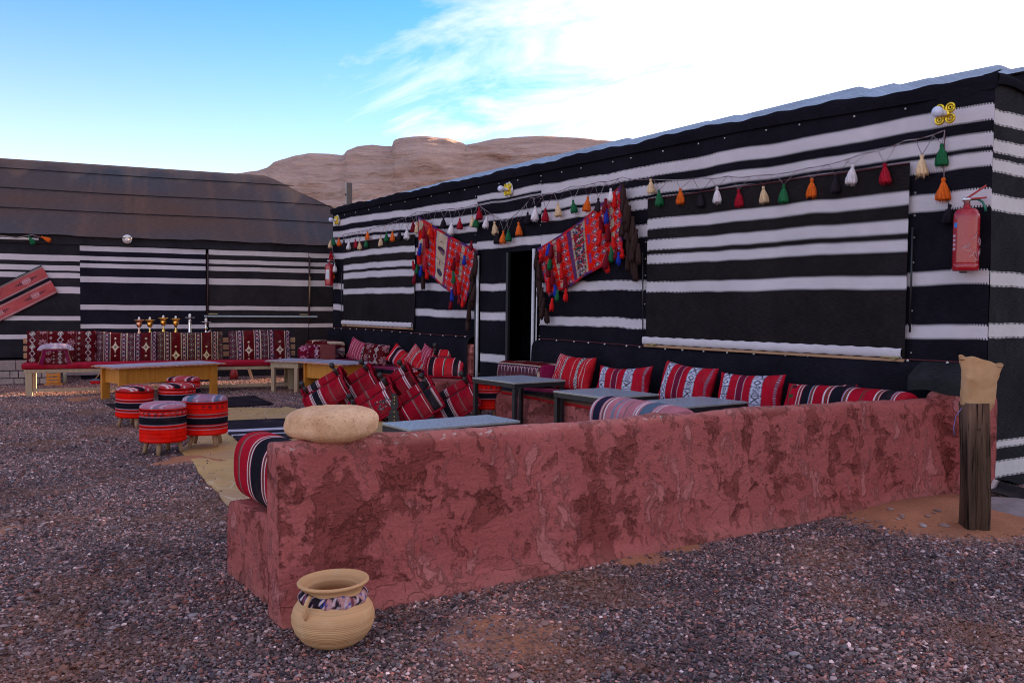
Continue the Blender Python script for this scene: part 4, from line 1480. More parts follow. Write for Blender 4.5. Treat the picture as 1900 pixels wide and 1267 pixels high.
for i, (xa, xb, fn, lab, sd) in enumerate([
    (50, 180, lambda u, y: diamond_pat(u * 1.0 + .02, y), 'maroon back cushion with diamond chains at the left end of the wooden settle', 1),
    (178, 292, lambda u, y: star_pat(u * .88 + .00, y), 'maroon back cushion with white stars, second from the left on the settle', 2),
    (290, 414, lambda u, y: np.where(((u * 5 % 1) > 2)[:, None], 0, star_pat(u * .96 + .00, y + .13)) * np.array([.9, .95, .7]), 'browner back cushion with cut-off white stars, third from the left on the settle', 3),
    (424, 540, lambda u, y: star_pat(u * .88 + .0, y + .06), 'maroon back cushion with white stars at the right end of the settle', 4)]):
    a = lp(xa, 672, 2.45)[0]; b = lp(xb, 672, 2.45)[0]
    me = pillow_me('back_cushion', (b - a) * 1.0, .47, .17, fn, nu=110, nv=60, pinch=.015, seed=sd, sag=[.0, .03, .02, -.02][i], back=RED * .8)
    pc = WO + Ld * ((a + b) / 2) - Ln * .33
    tag(link('back_cushion', me, None, None, (pc[0], pc[1], .445), (-.16, [0, .01, 0, -.012][i], LANG)), lab, 'cushion', GS)


def bm_wedge(x0_, x1_, y0_, y1_, h_, fn): pass


# small arm cushion at the settle's left end: a half-round armrest with a framed flat face
pc = WO + Ld * (-4.46) - Ln * .16
AR = thing('armrest_cushion', 'small arched armrest cushion with brown-edged front at the left end of the settle', 'cushion', (pc[0], pc[1], .455), (0, 0, LANG + .05))
me = sq_me('rounded_body', .24, .17, .145, .8, .6, lambda V: np.where((V[:, 2] > .05)[:, None], star_pat(V[:, 0] * 1.3 + .2, V[:, 1]) * .5 + np.array((.30, .26, .33)), diamond_pat(V[:, 0], V[:, 2])), seed=41, noise=.01)
link('rounded_body', me, None, AR, (0, .02, 0))
U, T = np.meshgrid(np.linspace(-1, 1, 50), np.linspace(0, 1, 36))
Xf = U * (.165 + .06 * (1 - T) ** 1.5); V = np.stack([Xf, -.175 - .01 * np.cos(U * 1.5), T * .215], -1).reshape(-1, 3)
uu = U.ravel(); tt = T.ravel()
C = diamond_pat(V[:, 0] * 1.7, V[:, 2] * 1.7)
C[(np.abs(uu) > .70) | (tt > .86)] = (.17, .008, .05); C[(np.abs(uu) > .94) | (tt > .96)] = (.22, .10, .05)
F_ = grid_faces(50, 36)
Vb = V.copy(); Vb[:, 1] += .03
link('front_face', mesh_np('front_face', np.vstack([V, Vb]), np.vstack([F_, F_[:, ::-1] + len(V)]), col=np.vstack([C, C]), mat=M_FAB), None, AR)

# cushions in the corner between the settle and the left bench
pc = WO + Ld * (-.86) - Ln * .20
me = sq_me('cushion', .19, .16, .135, .75, .55, lambda V: diamond_pat(V[:, 0] * 1.2, V[:, 2] * 1.2) * np.array((1.2, 1.0, 1.3)) + np.array((.03, 0, .01)), seed=43)
tag(link('cushion', me, None, None, (pc[0], pc[1], .43), (0, 0, LANG)), 'small rounded maroon and white cushion past the right end of the settle', 'cushion')
stp = thing('corner_seat', 'low plain box seat in the corner under the small rounded cushion', 'seat', tuple(WO + Ld * (-.75)), (0, 0, LANG))
box('base', (.0, .22, .20), (.55, .46, .40), simple('dull_maroon_cloth', (.10, .014, .02), .9), stp, .02)
box('top_pad', (.0, .22, .42), (.58, .49, .05), simple('crimson_cloth', (.26, .012, .03), .9), stp, .02)
me_b = bm_new(); bm_box(me_b, (0, 0, .13), (.24, .05, .26), None, .008)
pc = WO + Ld * (-.60) - Ln * .08
ob = bm_done('folded_board', me_b, simple('dull_red_board', (.17, .03, .03), .8), None, (pc[0], pc[1], .445), (0, 0, LANG))
tag(ob, 'upright dull red board standing between the rounded cushion and the star box cushion', 'board')

# ------------------------------------------------------------------ camel-saddle seats


def saddle_me(pat):
    sec = [(-.020, .262), (-.075, .285), (-.135, .262), (-.185, .195), (-.210, .110), (-.212, .035), (-.190, .0)]
    return sec


def pad_mesh(name, sec, th, fn, L=.53, nx_=90, seed=0):
    sec = np.array(sec, float)
    # smooth the section
    t = np.linspace(0, len(sec) - 1, 22)
    yy = np.interp(t, range(len(sec)), sec[:, 0]); zz = np.interp(t, range(len(sec)), sec[:, 1])
    for _ in range(2):
        yy[1:-1] = (yy[:-2] + 2 * yy[1:-1] + yy[2:]) / 4; zz[1:-1] = (zz[:-2] + 2 * zz[1:-1] + zz[2:]) / 4
    c = np.array([0, .10])
    k = np.stack([yy, zz], -1) - c; k /= np.linalg.norm(k, axis=1, keepdims=True)
    inner = np.stack([yy, zz], -1) - k * th
    loop = np.vstack([np.stack([yy, zz], -1), inner[::-1]])
    us = np.linspace(-L / 2, L / 2, nx_)
    V = []; 
    m_ = len(loop)
    for u in us:
        e = min(L / 2 - abs(u), .03) / .03
        kk = .78 + .22 * math.sqrt(max(e, 0) * (2 - max(e, 0)))
        cc = (np.stack([yy, zz], -1).mean(0) + inner.mean(0)) / 2
        for p in loop:
            q_ = p if e >= 1 else (p - 0)
            V.append((u, q_[0], q_[1] - (1 - kk) * .03))
    V = np.array(V)
    V[:, 1:] += (fbm(V, 8.0, 3, seed) * .007)[:, None]
    C = fn((V[:, 0] + L / 2) / L)
    F = grid_faces(m_, nx_, wrap_u=True)
    caps = []
    for b_ in (0, (nx_ - 1) * m_):
        for i in range(m_ // 2 - 1):
            caps.append([b_ + i, b_ + i + 1, b_ + m_ - 2 - i, b_ + m_ - 1 - i])
    return mesh_np(name, V, np.vstack([F, caps]), col=C, mat=M_FAB), np.stack([yy, zz], -1)


def fringe_me(name, path, r=.013, seed=0, n=60):
    """ragged wool edging: a rough rope with short tufts"""
    path = [np.array(p, float) for p in path]
    L = [0]
    for i in range(len(path) - 1): L.append(L[-1] + np.linalg.norm(path[i + 1] - path[i]))
    ts = np.linspace(0, L[-1], n)
    P = np.stack([np.interp(ts, L, [p[k] for p in path]) for k in range(3)], -1)
    rr = np.random.RandomState(seed)
    P += rr.randn(*P.shape) * .0035
    rad = r * (1 + .35 * rr.rand(n))
    V, F = tube_np(P, list(rad), 7)
    parts = [(V, F)]
    for i in range(0, n, 1):
        d = rr.randn(3); d /= np.linalg.norm(d)
        a = P[i]; b = a + d * r * 2.1
        w_ = np.cross(d, rr.randn(3)); w_ /= (np.linalg.norm(w_) + 1e-6); w_ *= .004
        parts.append((np.array([a - w_, a + w_, b + w_ * .2, b - w_ * .2]), np.array([[0, 1, 2, 3]])))
    V, F, _ = merge(parts)
    return mesh_np(name, V, F, col=full(V, (.30, .006, .022)) * (.7 + .6 * rr.rand(len(V)))[:, None], mat=M_FINEFAB)


FSEC = [(-.020, .235), (-.075, .262), (-.135, .245), (-.185, .185), (-.212, .110), (-.214, .035), (-.190, .0)]
BSEC = [(-.012, .285), (.005, .335), (.060, .372), (.125, .350), (.180, .27), (.205, .15), (.21, .05), (.19, .0)]


def saddle_parts(fn):
    f, fl = pad_mesh('front_pad', FSEC, .040, fn, seed=3)
    b, bl = pad_mesh('back_pad', BSEC, .040, fn, seed=6)
    P = []
    h = .53 / 2
    ring = [(-h, p[0] - .004, p[1]) for p in fl] + [(x, fl[-1][0] - .006, fl[-1][1] + .004) for x in np.linspace(-h, h, 8)] + [(h, p[0] - .004, p[1]) for p in fl[::-1]]
    e1 = fringe_me('fringe', ring, .012, 1, 120)
    ring2 = [(-h - .005, p[0], p[1]) for p in bl[:14][::-1]] + [(x, .0, .270 + .01 * math.sin(x * 20)) for x in np.linspace(-h, h, 8)] + [(h + .005, p[0], p[1]) for p in bl[:14]]
    e2 = fringe_me('fringe', ring2, .012, 2, 120)
    return f, b, e1, e2


knob_prof = [(.0001, -.03), (.020, -.03), (.020, .02), (.026, .03), (.026, .045), (.016, .055), (.016, .070), (.022, .076), (.031, .092), (.034, .108), (.030, .126), (.018, .139), (.0001, .142)]
KV, KF = lathe_np(knob_prof, 14)
ME_KNOB = mesh_np('knob', KV, KF, mat=M_BLACKWOOD)
bm = bm_new()
for s in (-1, 1):
    for sy, top in ((-1, .23), (1, .27)):
        R = Matrix.Rotation(sy * .62, 3, 'X')
        bm_box(bm, (s * .215, sy * .085, .135), (.032, .026, .31), R, .003)
for sy in (-1, 1):
    bm_box(bm, (0, sy * .155, .05), (.50, .024, .035), None, .003)
bm_box(bm, (0, 0, .245), (.46, .03, .03), None, .003)
ME_FRAME = bpy.data.meshes.new('wood_frame'); bmesh.ops.recalc_face_normals(bm, faces=bm.faces); bm.to_mesh(ME_FRAME); bm.free(); ME_FRAME.materials.append(M_BLACKWOOD)
PADS = {}


def saddle(kind, fn, label, loc, rot):
    t = thing('camel_saddle_stool', label, 'saddle seat', loc, rot, 'camel-saddle seats')
    if kind not in PADS: PADS[kind] = saddle_parts(fn)
    f, b, e1, e2 = PADS[kind]
    link('front_pad', f, None, t); link('back_pad', b, None, t)
    link('fringe', e1, None, t); link('fringe', e2, None, t)
    fr = link('wood_frame', ME_FRAME, None, t)
    for s in (-1, 1): link('knob', ME_KNOB, None, t, (s * .215, -.01, .315))
    return t


def place_px(cx_, cy_, dist):   # centre of the seat seen at this pixel, at a ground distance
    return at_dist(cx_, cy_, dist)


VR = math.radians(54.5)


def tilted(cx_, cy_, dist, ang, yaw=0.0):
    """loc/rot so that the pad centre (0,-.12,.13) sits at the given sight line"""
    rot = (0, -math.radians(ang), VR + math.radians(yaw))
    R = Matrix.Rotation(rot[2], 3, 'Z') @ Matrix.Rotation(rot[1], 3, 'Y')
    c = Vector(place_px(cx_, cy_, dist)) - R @ Vector((0, -.14, .13))
    return tuple(c), rot


def sdl_flower(s):
    return sdl_stripes(s) * np.array([1.05, 1, 1])


for (cx_, cy_, dist, ang, yaw, kind, fn, lab) in [
    (607, 735, 10.55, 32, 0, 'a', sdl_stripes, 'tipped saddle seat at the left front of the pile, both dark knobs showing'),
    (665, 727, 10.75, 33, 4, 'a', sdl_stripes, 'tipped saddle seat with wide black band, second in the pile behind the flowered one'),
    (700, 757, 9.85, 35, 0, 'b', lambda s: sdl_stripes(s * .7 + .35), 'tipped saddle seat with small teal and brown flecks, right behind the boulder'),
    (738, 727, 10.9, 35, 2, 'b', None, 'tipped plain crimson saddle seat at the back of the pile, knob against the left bench'),
    (778, 758, 9.75, 33, 6, 'c', lambda s: sdl_stripes(1.12 - s), 'tipped saddle seat with black band at its raised end, in front of the plaster bench'),
    (848, 753, 9.9, 31, -3, 'a', None, 'tipped saddle seat at the right end of the pile near the red stool')]:
    loc, rot = tilted(cx_, cy_, dist, ang, yaw)
    s_ = saddle(kind, fn, lab, loc, rot)
    if 'teal' in lab:
        fl = []
        rr = np.random.RandomState(5)
        for k in range(46):
            x = .08 + rr.randn() * .055; t_ = rr.rand() * .12 + .05
            yy = -.214 + (t_ > .12) * (t_ - .12) * .4; zz = t_ + .02
            s0 = .006 + .004 * rr.rand()
            col_ = [(.05, .20, .20), (.10, .03, .03), (.45, .35, .36), (.03, .05, .08)][rr.randint(4)]
            fl.append((np.array([(x, yy - .006, zz - s0), (x + s0 * 1.3, yy - .006, zz), (x, yy - .006, zz + s0), (x - s0 * 1.3, yy - .006, zz)]), np.array([[0, 1, 2, 3]]), np.array(col_)))
        V, F, C = merge(fl)
        o = link('flower_motif', mesh_np('flower_motif', V, F, col=C, mat=M_FAB), None, s_); o['kind'] = 'stuff'
c_ = Vector(at_dist(832, 688, 11.9))
saddle('d', sdl_stripes_bright, 'upright bright red saddle seat with black bands standing on the end of the left bench', (c_.x, c_.y + .02, .365), (0, 0, VR - .30))

# studded leather strap hanging in the pile
sp = at_dist(733, 765, 9.45)
SB = thing('studded_strap', 'black leather strap with brass studs hanging against the saddle pile', 'strap', (sp[0], sp[1], 0), (0, 0, VR))
pts = [(-.02, -.02, .36), (.0, -.03, .34), (.004, -.03, .28), (-.01, -.035, .22), (.0, -.04, .18), (-.01, -.05, .12), (.0, -.06, .06)]
bm = bm_new()
for i in range(len(pts) - 1):
    a, b = Vector(pts[i]), Vector(pts[i + 1]); wd = [.05, .06, .085, .06, .10, .12][i]
    bm_box(bm, (a + b) / 2, (wd, .012, (a - b).length + .01), None, .004)
bm_done('leather_band', bm, simple('black_leather', (.012, .011, .014), .4), SB)
for i, z_ in enumerate((.33, .30, .26, .17, .12, .08)):
    lathe('stud', [(.0001, -.006), (.009, -.003), (.009, .003), (.0001, .006)], M_BRASS, SB, 8, (.0, -.045 - .004 * i, z_), (PI / 2, 0, 0))


# ------------------------------------------------------------------ stools
def stool_top(V):
    x = V[:, 0] / .20
    return bands(x, [(-.9, -.84, WHT), (-.75, -.70, WHT), (-.66, -.35, BLK), (-.30, -.26, WHT), (-.2, -.16, WHT), (.25, .30, BRN), (.45, .5, WHT), (.55, .72, NAVY), (.76, .8, WHT)], (.42, .05, .06))


def stool(label, loc, rz, band_z, s=1.0, pale=0, tip=0.0):
    t = thing('stool', label, 'stool', loc, (tip, 0, rz), 'round red drum stools with wooden legs')
    t.scale = (s, s, s)
    prof_ = [(.0001, .125), (.185, .120), (.195, .130)] + [(.197 + .002 * math.sin(i * 1.1), .130 + i * .0065) for i in range(1, 44)] + [(.196, .418), (.188, .428)]
    def cf(V):
        z = V[:, 2] - band_z
        C = bands(z, [(-.040, -.036, (.42, .25, .30)), (-.030, -.024, MAR), (-.018, -.013, MAR), (-.007, -.002, (.42, .30, .36)), (.0, .062, BLK), (.064, .069, (.42, .30, .36)), (.075, .081, MAR), (.086, .092, MAR), (.097, .101, (.42, .25, .30))], SCAR)
        C[(V[:, 2] > .398) & (V[:, 2] < .412)] = MAR
        a = np.arctan2(V[:, 1], V[:, 0])
        m = (V[:, 2] > .355) & (V[:, 2] < .395) & (np.mod(a * 3.2, 1) < .55) & (np.sin(a * 1 + 2) > .2) & (np.mod(V[:, 2] / .018 + a * 4, 1) < .5)
        C[m] = (.03, .015, .02)
        return C
    V, F = lathe_np(prof_, 72)
    V[:, :2] *= (1 + .006 * fbm(V, 12, 3, 2))[:, None]
    link('drum', mesh_np('drum', V, F, col=cf(V), mat=M_FAB), None, t)
    rings = [(.1935, .418), (.197, .430), (.188, .446), (.165, .458), (.12, .466), (.06, .470), (.0001, .471)]
    rings2 = []
    for i in range(len(rings) - 1):
        for k in range(4):
            f = k / 4; rings2.append((rings[i][0] * (1 - f) + rings[i + 1][0] * f, rings[i][1] * (1 - f) + rings[i + 1][1] * f))
    rings2.append(rings[-1])
    V, F = lathe_np(rings2, 72)
    C = stool_top(V)
    if pale: C = C * .55 + np.array([(.26, .20, .28), (.10, .16, .24)][pale - 1]) * .8
    link('top_pad', mesh_np('top_pad', V, F, col=C, mat=M_FAB), None, t)
    for k in range(4):
        a = PI / 4 + k * PI / 2
        tube('leg', [(.135 * math.cos(a), .135 * math.sin(a), .13), (.150 * math.cos(a), .150 * math.sin(a), .06), (.162 * math.cos(a), .162 * math.sin(a), .012)], [.021, .020, .018], MATS['stool_leg_wood'], t, 8)
    return t


def st_loc(x, y): p = g(x, y); return (p[0], p[1], .0)


stool('red drum stool nearest the camera on the left, high black band and pale top', st_loc(303, 842), .3, .285, .98, 1)
stool('red drum stool with low black band standing half on the tan mat', (*st_loc(381, 831)[:2], .018), 1.1, .215, 1.0, 2)
stool('red drum stool at the left edge of the group, tilted slightly', st_loc(249, 792), 2.3, .225, .95, 0, .03)
stool('red drum stool in the middle, behind the two nearest ones', st_loc(329, 787), 1.9, .285, .97, 0)
stool('farthest red drum stool, mostly hidden behind the middle one', st_loc(341, 768), .9, .265, .97, 0)
p = g(904, 776)
stool('red drum stool behind the black metal table near the doorway', (p[0], p[1], 0), .8, .25, 1.02, 0)
p = g(757, 744)
stool('red drum stool with striped top wedged against the left plaster bench', (p[0], p[1], 0), 2.6, .30, 1.0, 0)


# ------------------------------------------------------------------ black metal tables with stone tops
def stone_table(label, corners, z=.57):
    P = [g(x, y, z)[:2] for x, y in corners]
    cx_ = sum(p[0] for p in P) / 4; cy_ = sum(p[1] for p in P) / 4
    w_ = (abs(P[1][0] - P[0][0]) + abs(P[3][0] - P[2][0])) / 2
    l_ = (abs(P[3][1] - P[0][1]) + abs(P[2][1] - P[1][1])) / 2
    t = thing('stone_top_table', label, 'table', (cx_, cy_, 0), (0, 0, 0), 'low tables with grey stone tops and black steel legs')
    box('stone_top', (0, 0, z - .008), (w_ - .004, l_ - .004, .014), M_GRANITE, t, .002)
    bm = bm_new()
    for s in (-1, 1):
        bm_box(bm, (s * (w_ / 2 - .0015), 0, z - .010), (.006, l_, .012), None, .001)
        bm_box(bm, (0, s * (l_ / 2 - .0015), z - .010), (w_ - .007, .006, .012), None, .001)
    bm_done('edging', bm, M_TRIM, t)
    bm = bm_new()
    for s in (-1, 1):
        bm_box(bm, (s * (w_ / 2 - .018), 0, z - .038), (.034, l_ - .004, .043), None, .002)
        bm_box(bm, (0, s * (l_ / 2 - .018), z - .038), (w_ - .073, .034, .043), None, .002)
    bm_done('frame', bm, M_METAL, t)
    box('bottom_rail', (0, l_ / 2 - .027, .02), (w_ - .097, .025, .025), M_METAL, t, .002)
    for sx in (-1, 1):
        for sy in (-1, 1):
            box('leg', (sx * (w_ / 2 - .027), sy * (l_ / 2 - .027), (z - .065) / 2), (.042, .042, z - .067), M_METAL, t, .002)
    return t


stone_table('long low table with grey stone top just beyond the boulder and low wall', [(708.5, 783.6), (763.5, 796.8), (970.9, 778.8), (898, 769)])
stone_table('square grey stone-topped table nearest the doorway', [(882.8, 700.2), (952, 709.7), (1040, 705.5), (972.8, 694.5)])
stone_table('square grey stone-topped table in front of the thin-striped cushion', [(1031.6, 724.3), (1121.3, 737.7), (1218.5, 730.9), (1125, 718.2)])
stone_table('grey stone-topped table farthest right, half hidden by the low wall', [(1154, 745), (1245, 757), (1389, 744), (1298, 735)])

# ------------------------------------------------------------------ yellow wooden tables


def cloth_rim(x, y):
    return bands(np.mod(x / .09, 1), [(0, .2, (.30, .04, .06)), (.3, .5, NAVY), (.6, .75, WHT * .7)], (.25, .16, .18))


def top_cloth_me(L, W, zt, drop=.022):
    nx_, ny_ = 80, 20
    U, T = np.meshgrid(np.linspace(-1, 1, nx_), np.linspace(-1, 1, ny_))
    e = np.maximum(np.abs(U), np.abs(T))
    Z = zt - np.clip((e - .965) / .035, 0, 1) * drop
    V = np.stack([U * L / 2, T * W / 2, Z + .002 * np.sin(U * 9) * np.cos(T * 5)], -1).reshape(-1, 3)
    C = bands(np.mod(T.ravel() * 3.1 + .1, 1), [(0, .08, (.40, .44, .55)), (.3, .36, (.30, .24, .33)), (.5, .55, (.45, .45, .52))], (.36, .36, .44))
    m = (e.ravel() > .97)
    C[m] = cloth_rim(V[:, 0] + V[:, 1], 0)[m]
    return mesh_np('top_cloth', V, grid_faces(nx_, ny_), col=C, mat=M_FAB)


def slab_table(label, a, b, W, h_, posts=True, ov=.10):
    a = np.array(a); b = np.array(b); d = b - a; L = np.linalg.norm(d); an = math.atan2(d[1], d[0])
    nrm = np.array([-math.sin(an), math.cos(an)])     # away from the viewer
    c = (a + b) / 2 + nrm * W / 2
    t = thing('wooden_table', label, 'table', (c[0], c[1], 0), (0, 0, an))
    y_ = MATS['yellow_varnished_wood']
    box('table_top', (0, 0, h_ - .012), (L + ov * 2, W + .12, .02), y_, t, .004)
    link('top_cloth', top_cloth_me(L + ov * 2 + .02, W + .14, h_ + .004), None, t)
    for s in (-1, 1):
        if posts:
            for sy in (-1, 1): box('leg', (s * (L / 2 - .05), sy * (W / 2 - .03), (h_ - .025) / 2), (.105, .05, h_ - .027), y_, t, .004)
            box('end_apron', (s * (L / 2 - .05), 0, h_ - .13), (.022, W - .12, .20), y_, t, .003)
        else:
            box('leg_panel', (s * (L / 2 - .012), 0, (h_ - .025) / 2), (.024, W, h_ - .027), y_, t, .003)
    box('apron', (0, -W / 2 + .045, h_ - .13), (L - .21 if posts else L - .05, .022, .205), y_, t, .003)
    box('apron', (0, W / 2 - .045, h_ - .13), (L - .21 if posts else L - .05, .022, .205), y_, t, .003)
    return t


slab_table('long yellow varnished table with broad legs in front of the settle', g(222, 747)[:2], g(404, 733)[:2], .56, .47)
slab_table('yellow varnished table with closed slab ends behind the saddle pile', g(563, 737)[:2], g(633, 745)[:2], .56, .515, False, ov=.06)
a = g(506, 727)[:2]; b = g(549, 729)[:2]
an = math.atan2(b[1] - a[1], b[0] - a[0]); L = float(np.linalg.norm(b - a)); c = (a + b) / 2 + np.array([-math.sin(an), math.cos(an)]) * .30
t = thing('wooden_table', 'small pale pine table with four thin legs beside the yellow slab-sided one', 'table', (c[0], c[1], 0), (0, 0, an))
pw = MATS['pale_pine_wood']
for sx in (-1, 1):
    for sy in (-1, 1): box('leg', (sx * (L / 2), sy * .28, .19), (.058, .05, .38), pw, t, .004)
for sy in (-1, 1): box('apron', (0, sy * .285, .415), (L + .08, .03, .085), pw, t, .004)
for sx in (-1, 1): box('apron', (sx * (L / 2 + .01), 0, .415), (.03, .53, .083), pw, t, .004)
box('table_top', (.02, 0, .468), (L + .22, .68, .018), pw, t, .004)
link('top_cloth', top_cloth_me(L + .24, .70, .482), None, t)

# ------------------------------------------------------------------ mats and rugs


def mat_me(name, poly, z, m_, th=.006, colfn=None, res=.05, rough=.004):
    """quad patch: four corners in order, bilinear grid"""
    P = [np.array((p[0], p[1]), float) for p in poly]
    nu = max(4, int(max(np.linalg.norm(P[1] - P[0]), np.linalg.norm(P[2] - P[3])) / res)); nv = max(4, int(np.linalg.norm(P[3] - P[0]) / res))
    U, T = np.meshgrid(np.linspace(0, 1, nu), np.linspace(0, 1, nv))
    XY = (P[0][None, None] * ((1 - U) * (1 - T))[..., None] + P[1][None, None] * (U * (1 - T))[..., None] + P[2][None, None] * (U * T)[..., None] + P[3][None, None] * ((1 - U) * T)[..., None])
    A = np.concatenate([XY, np.zeros(XY.shape[:2] + (1,))], -1).reshape(-1, 3)
    e = np.minimum(np.minimum(U, 1 - U) * nu, np.minimum(T, 1 - T) * nv).ravel()
    A[:, :2] += np.stack([fbm(A, 1.3, 3, 4), fbm(A, 1.3, 3, 9)], -1) * .05
    A[:, 2] = z + fbm(A, 1.6, 3, 2) * rough * 1.5 + np.abs(fbm(A, 4, 2, 7)) * rough
    F = grid_faces(nu, nv)
    B = A.copy(); B[:, 2] = -.01
    n = len(A)
    side = []
    idx = np.arange(n).reshape(nv, nu)
    for line in (idx[0], idx[-1][::-1], idx[:, 0][::-1], idx[:, -1]):
        for i in range(len(line) - 1): side.append([line[i], line[i] + n, line[i + 1] + n, line[i + 1]])
    uv = np.stack([U.ravel(), T.ravel()], -1)
    return mesh_np(name, np.vstack([A, B]), np.vstack([F, side]), uv=np.vstack([uv, uv]), col=None if colfn is None else np.vstack([colfn(A, uv), colfn(A, uv)]), mat=m_)


def tan_build(q):
    p = pos(q)
    n = q.noise(p, 2.4, 5, .6)
    fine = q.noise(p, 150, 2, .5)
    x, y, z = q.sep(p)
    # swirling printed lines
    dd = q.noise(q.map(p, scale=(1, 1, 1)), 1.1, 3, .5, .4)
    w1 = q.m('FRACT', q.m('ADD', q.m('MULTIPLY', dd, 9.0), q.m('MULTIPLY', x, .9)))
    line = q.ramp(w1, [(0, 1), (.018, 1), (.022, 0)], 'CONSTANT')
    w2 = q.m('FRACT', q.m('ADD', q.m('MULTIPLY', dd, 9.0), q.m('ADD', q.m('MULTIPLY', x, .9), -.05)))
    line2 = q.ramp(w2, [(0, 1), (.016, 1), (.02, 0)], 'CONSTANT')
    # scale-like white loops near the left edge
    c = q.ramp(n, [(.3, (.42, .235, .075)), (.6, (.56, .335, .125)), (.75, (.50, .31, .15))])
    c = q.mix(q.m('MULTIPLY', q.ramp(q.noise(p, 1.2, 3, .5), [(.5, 0), (.62, 1)]), .55), c, (.36, .20, .125))
    c = q.mix(1.0, c, q.ramp(fine, [(.3, .85), (.7, 1.12)]), 'MULTIPLY')
    c = q.mix(q.m('MULTIPLY', line, .8), c, (.045, .03, .025))
    c = q.mix(q.m('MULTIPLY', line2, .55), c, (.62, .50, .36))
    sc = q.vor(q.map(p, scale=(1.0, 2.2, 1)), 2.6, 'DISTANCE_TO_EDGE')
    c = q.mix(q.m('MULTIPLY', q.ramp(sc, [(0, 1), (.012, 1), (.02, 0)]), q.m('MULTIPLY', q.ramp(q.noise(p, .9, 2, .5), [(.47, 0), (.52, 1)]), .55)), c, (.60, .48, .34))
    setp(q, c, .7, normal=q.bump(fine, .3, .003), spec=.3)


M_TAN = mat('printed_tan_mat', tan_build)
# far part of the patio floor is covered by the same woven plastic mat
edge = [g(350, 852)[:2], g(398, 905)[:2], g(437, 943)[:2], g(520, 1010)[:2]]
tanp = [g(352, 856)[:2], g(470, 985)[:2], (-1.1, -1.1), g(470, 742)[:2]]
me = mat_me('floor_mat', [tanp[0], tanp[1], (-1.25, -1.05), (-7.6, -2.3)], .019, M_TAN, res=.05)
tag(link('floor_mat', me), 'large tan printed plastic mat covering the seating area floor', 'mat')
me = mat_me('floor_mat', [g(330, 838)[:2], g(352, 856)[:2], (-7.4, -2.3), g(425, 757)[:2]], .017, M_TAN, res=.05)
tag(link('floor_mat', me), 'narrow tan mat strip along the left edge under the stools', 'mat')


def rugblack(A, uv): return full(A, (.022, .015, .021)) * (.8 + .4 * fbm(A, 9, 3, 3))[:, None]


def rugbw(A, uv):
    c = full(A, (.021, .017, .026))
    for a, b in ((.20, .235), (.40, .50)): c[(uv[:, 1] > a) & (uv[:, 1] < b)] = (.50, .50, .60)
    return c


me = mat_me('rug', [g(199, 752)[:2], g(229, 776)[:2], g(300, 772)[:2], g(290, 750)[:2]], .021, M_FAB, colfn=rugblack)
tag(link('rug', me), 'plain dark rug lying on the gravel left of the stools', 'rug')
me = mat_me('rug', [g(404, 742)[:2], g(418, 759)[:2], g(508, 753)[:2], g(470, 737)[:2]], .030, M_FAB, colfn=rugblack)
tag(link('rug', me), 'plain dark rug lying on the gravel beyond the tan mat', 'rug')
pa = [g(440, 822)[:2], g(640, 812)[:2], g(640, 776)[:2], g(412, 786)[:2]]
me = mat_me('rug', pa, .034, M_FAB, colfn=rugbw, res=.03)
tag(link('rug', me), 'black rug with two white stripes on the tan mat behind the boulder', 'rug')

# ------------------------------------------------------------------ tassels, garland, saddle bags
TC = dict(cream=(.62, .46, .27), green=(.012, .115, .045), orange=(.62, .115, .015), black=(.014, .012, .018), white=(.66, .64, .66), red=(.30, .008, .022), scarlet=(.55, .012, .012), dkred=(.15, .006, .016), blue=(.012, .035, .33), brown=(.035, .020, .018))
TM = {}


def tassel_me(col_, long=0.0, seed=0):
    key = (col_, round(long, 2), seed)
    if key in TM: return TM[key]
    rr = np.random.RandomState(seed + 5)
    if long == 0:
        pr = [(.0001, 0), (.010, -.003), (.0145, -.014), (.012, -.026), (.0095, -.031), (.016, -.040), (.026, -.062), (.034, -.090), (.040, -.118), (.041, -.136), (.037, -.146), (.0001, -.142)]
    else:
        pr = [(.0001, 0), (.012, -.004), (.016, -.02), (.012, -.034), (.016, -.05), (.022, -.05 - long * .35), (.025, -.05 - long * .8), (.020, -.05 - long), (.0001, -.047 - long)]
    V, F = lathe_np(pr, 22)
    a = np.arctan2(V[:, 1], V[:, 0]); k = np.clip((-V[:, 2] - .03) / .05, 0, 1)
    f = 1 + k * (.10 * np.sin(a * 7 + seed) + .08 * np.sin(a * 11 + 2 * seed) + .06 * rr.randn(len(V)))
    V[:, :2] *= f[:, None]; V[:, 2] -= k * .006 * rr.rand(len(V)) * 2
    base = np.array(TC[col_])
    C = base * (1 + .25 * np.sin(a * 11 + V[:, 2] * 30))[:, None] * (.85 + .3 * rr.rand(len(V)))[:, None]
    parts = [(V, F, C)]
    zb = V[:, 2].min(); rb = pr[-2][0]
    for i in range(16):          # loose strands at the hem
        an = rr.rand() * 2 * PI; r0 = rb * (.5 + .6 * rr.rand()); l_ = .006 + .014 * rr.rand()
        p0 = np.array([r0 * math.cos(an), r0 * math.sin(an), zb + .012]); p1 = p0 + np.array([math.cos(an) * .006, math.sin(an) * .006, -l_ - .012])
        wv = np.array([-math.sin(an), math.cos(an), 0]) * .0022
        parts.append((np.array([p0 - wv, p0 + wv, p1 + wv * .3, p1 - wv * .3]), np.array([[0, 1, 2, 3]]), base))
    V, F, C = merge(parts)
    TM[key] = mesh_np('tassel', V, F, col=C, mat=M_FINEFAB)
    return TM[key]


def cordcol(V):
    k = np.mod((V[:, 0] + V[:, 1] + V[:, 2]) * 38, 1) < .5
    c = full(V, (.075, .008, .016)); c[k] = (.34, .28, .29)
    return c


def fpt(x, y, off=-.075): return fy(x, y, off)


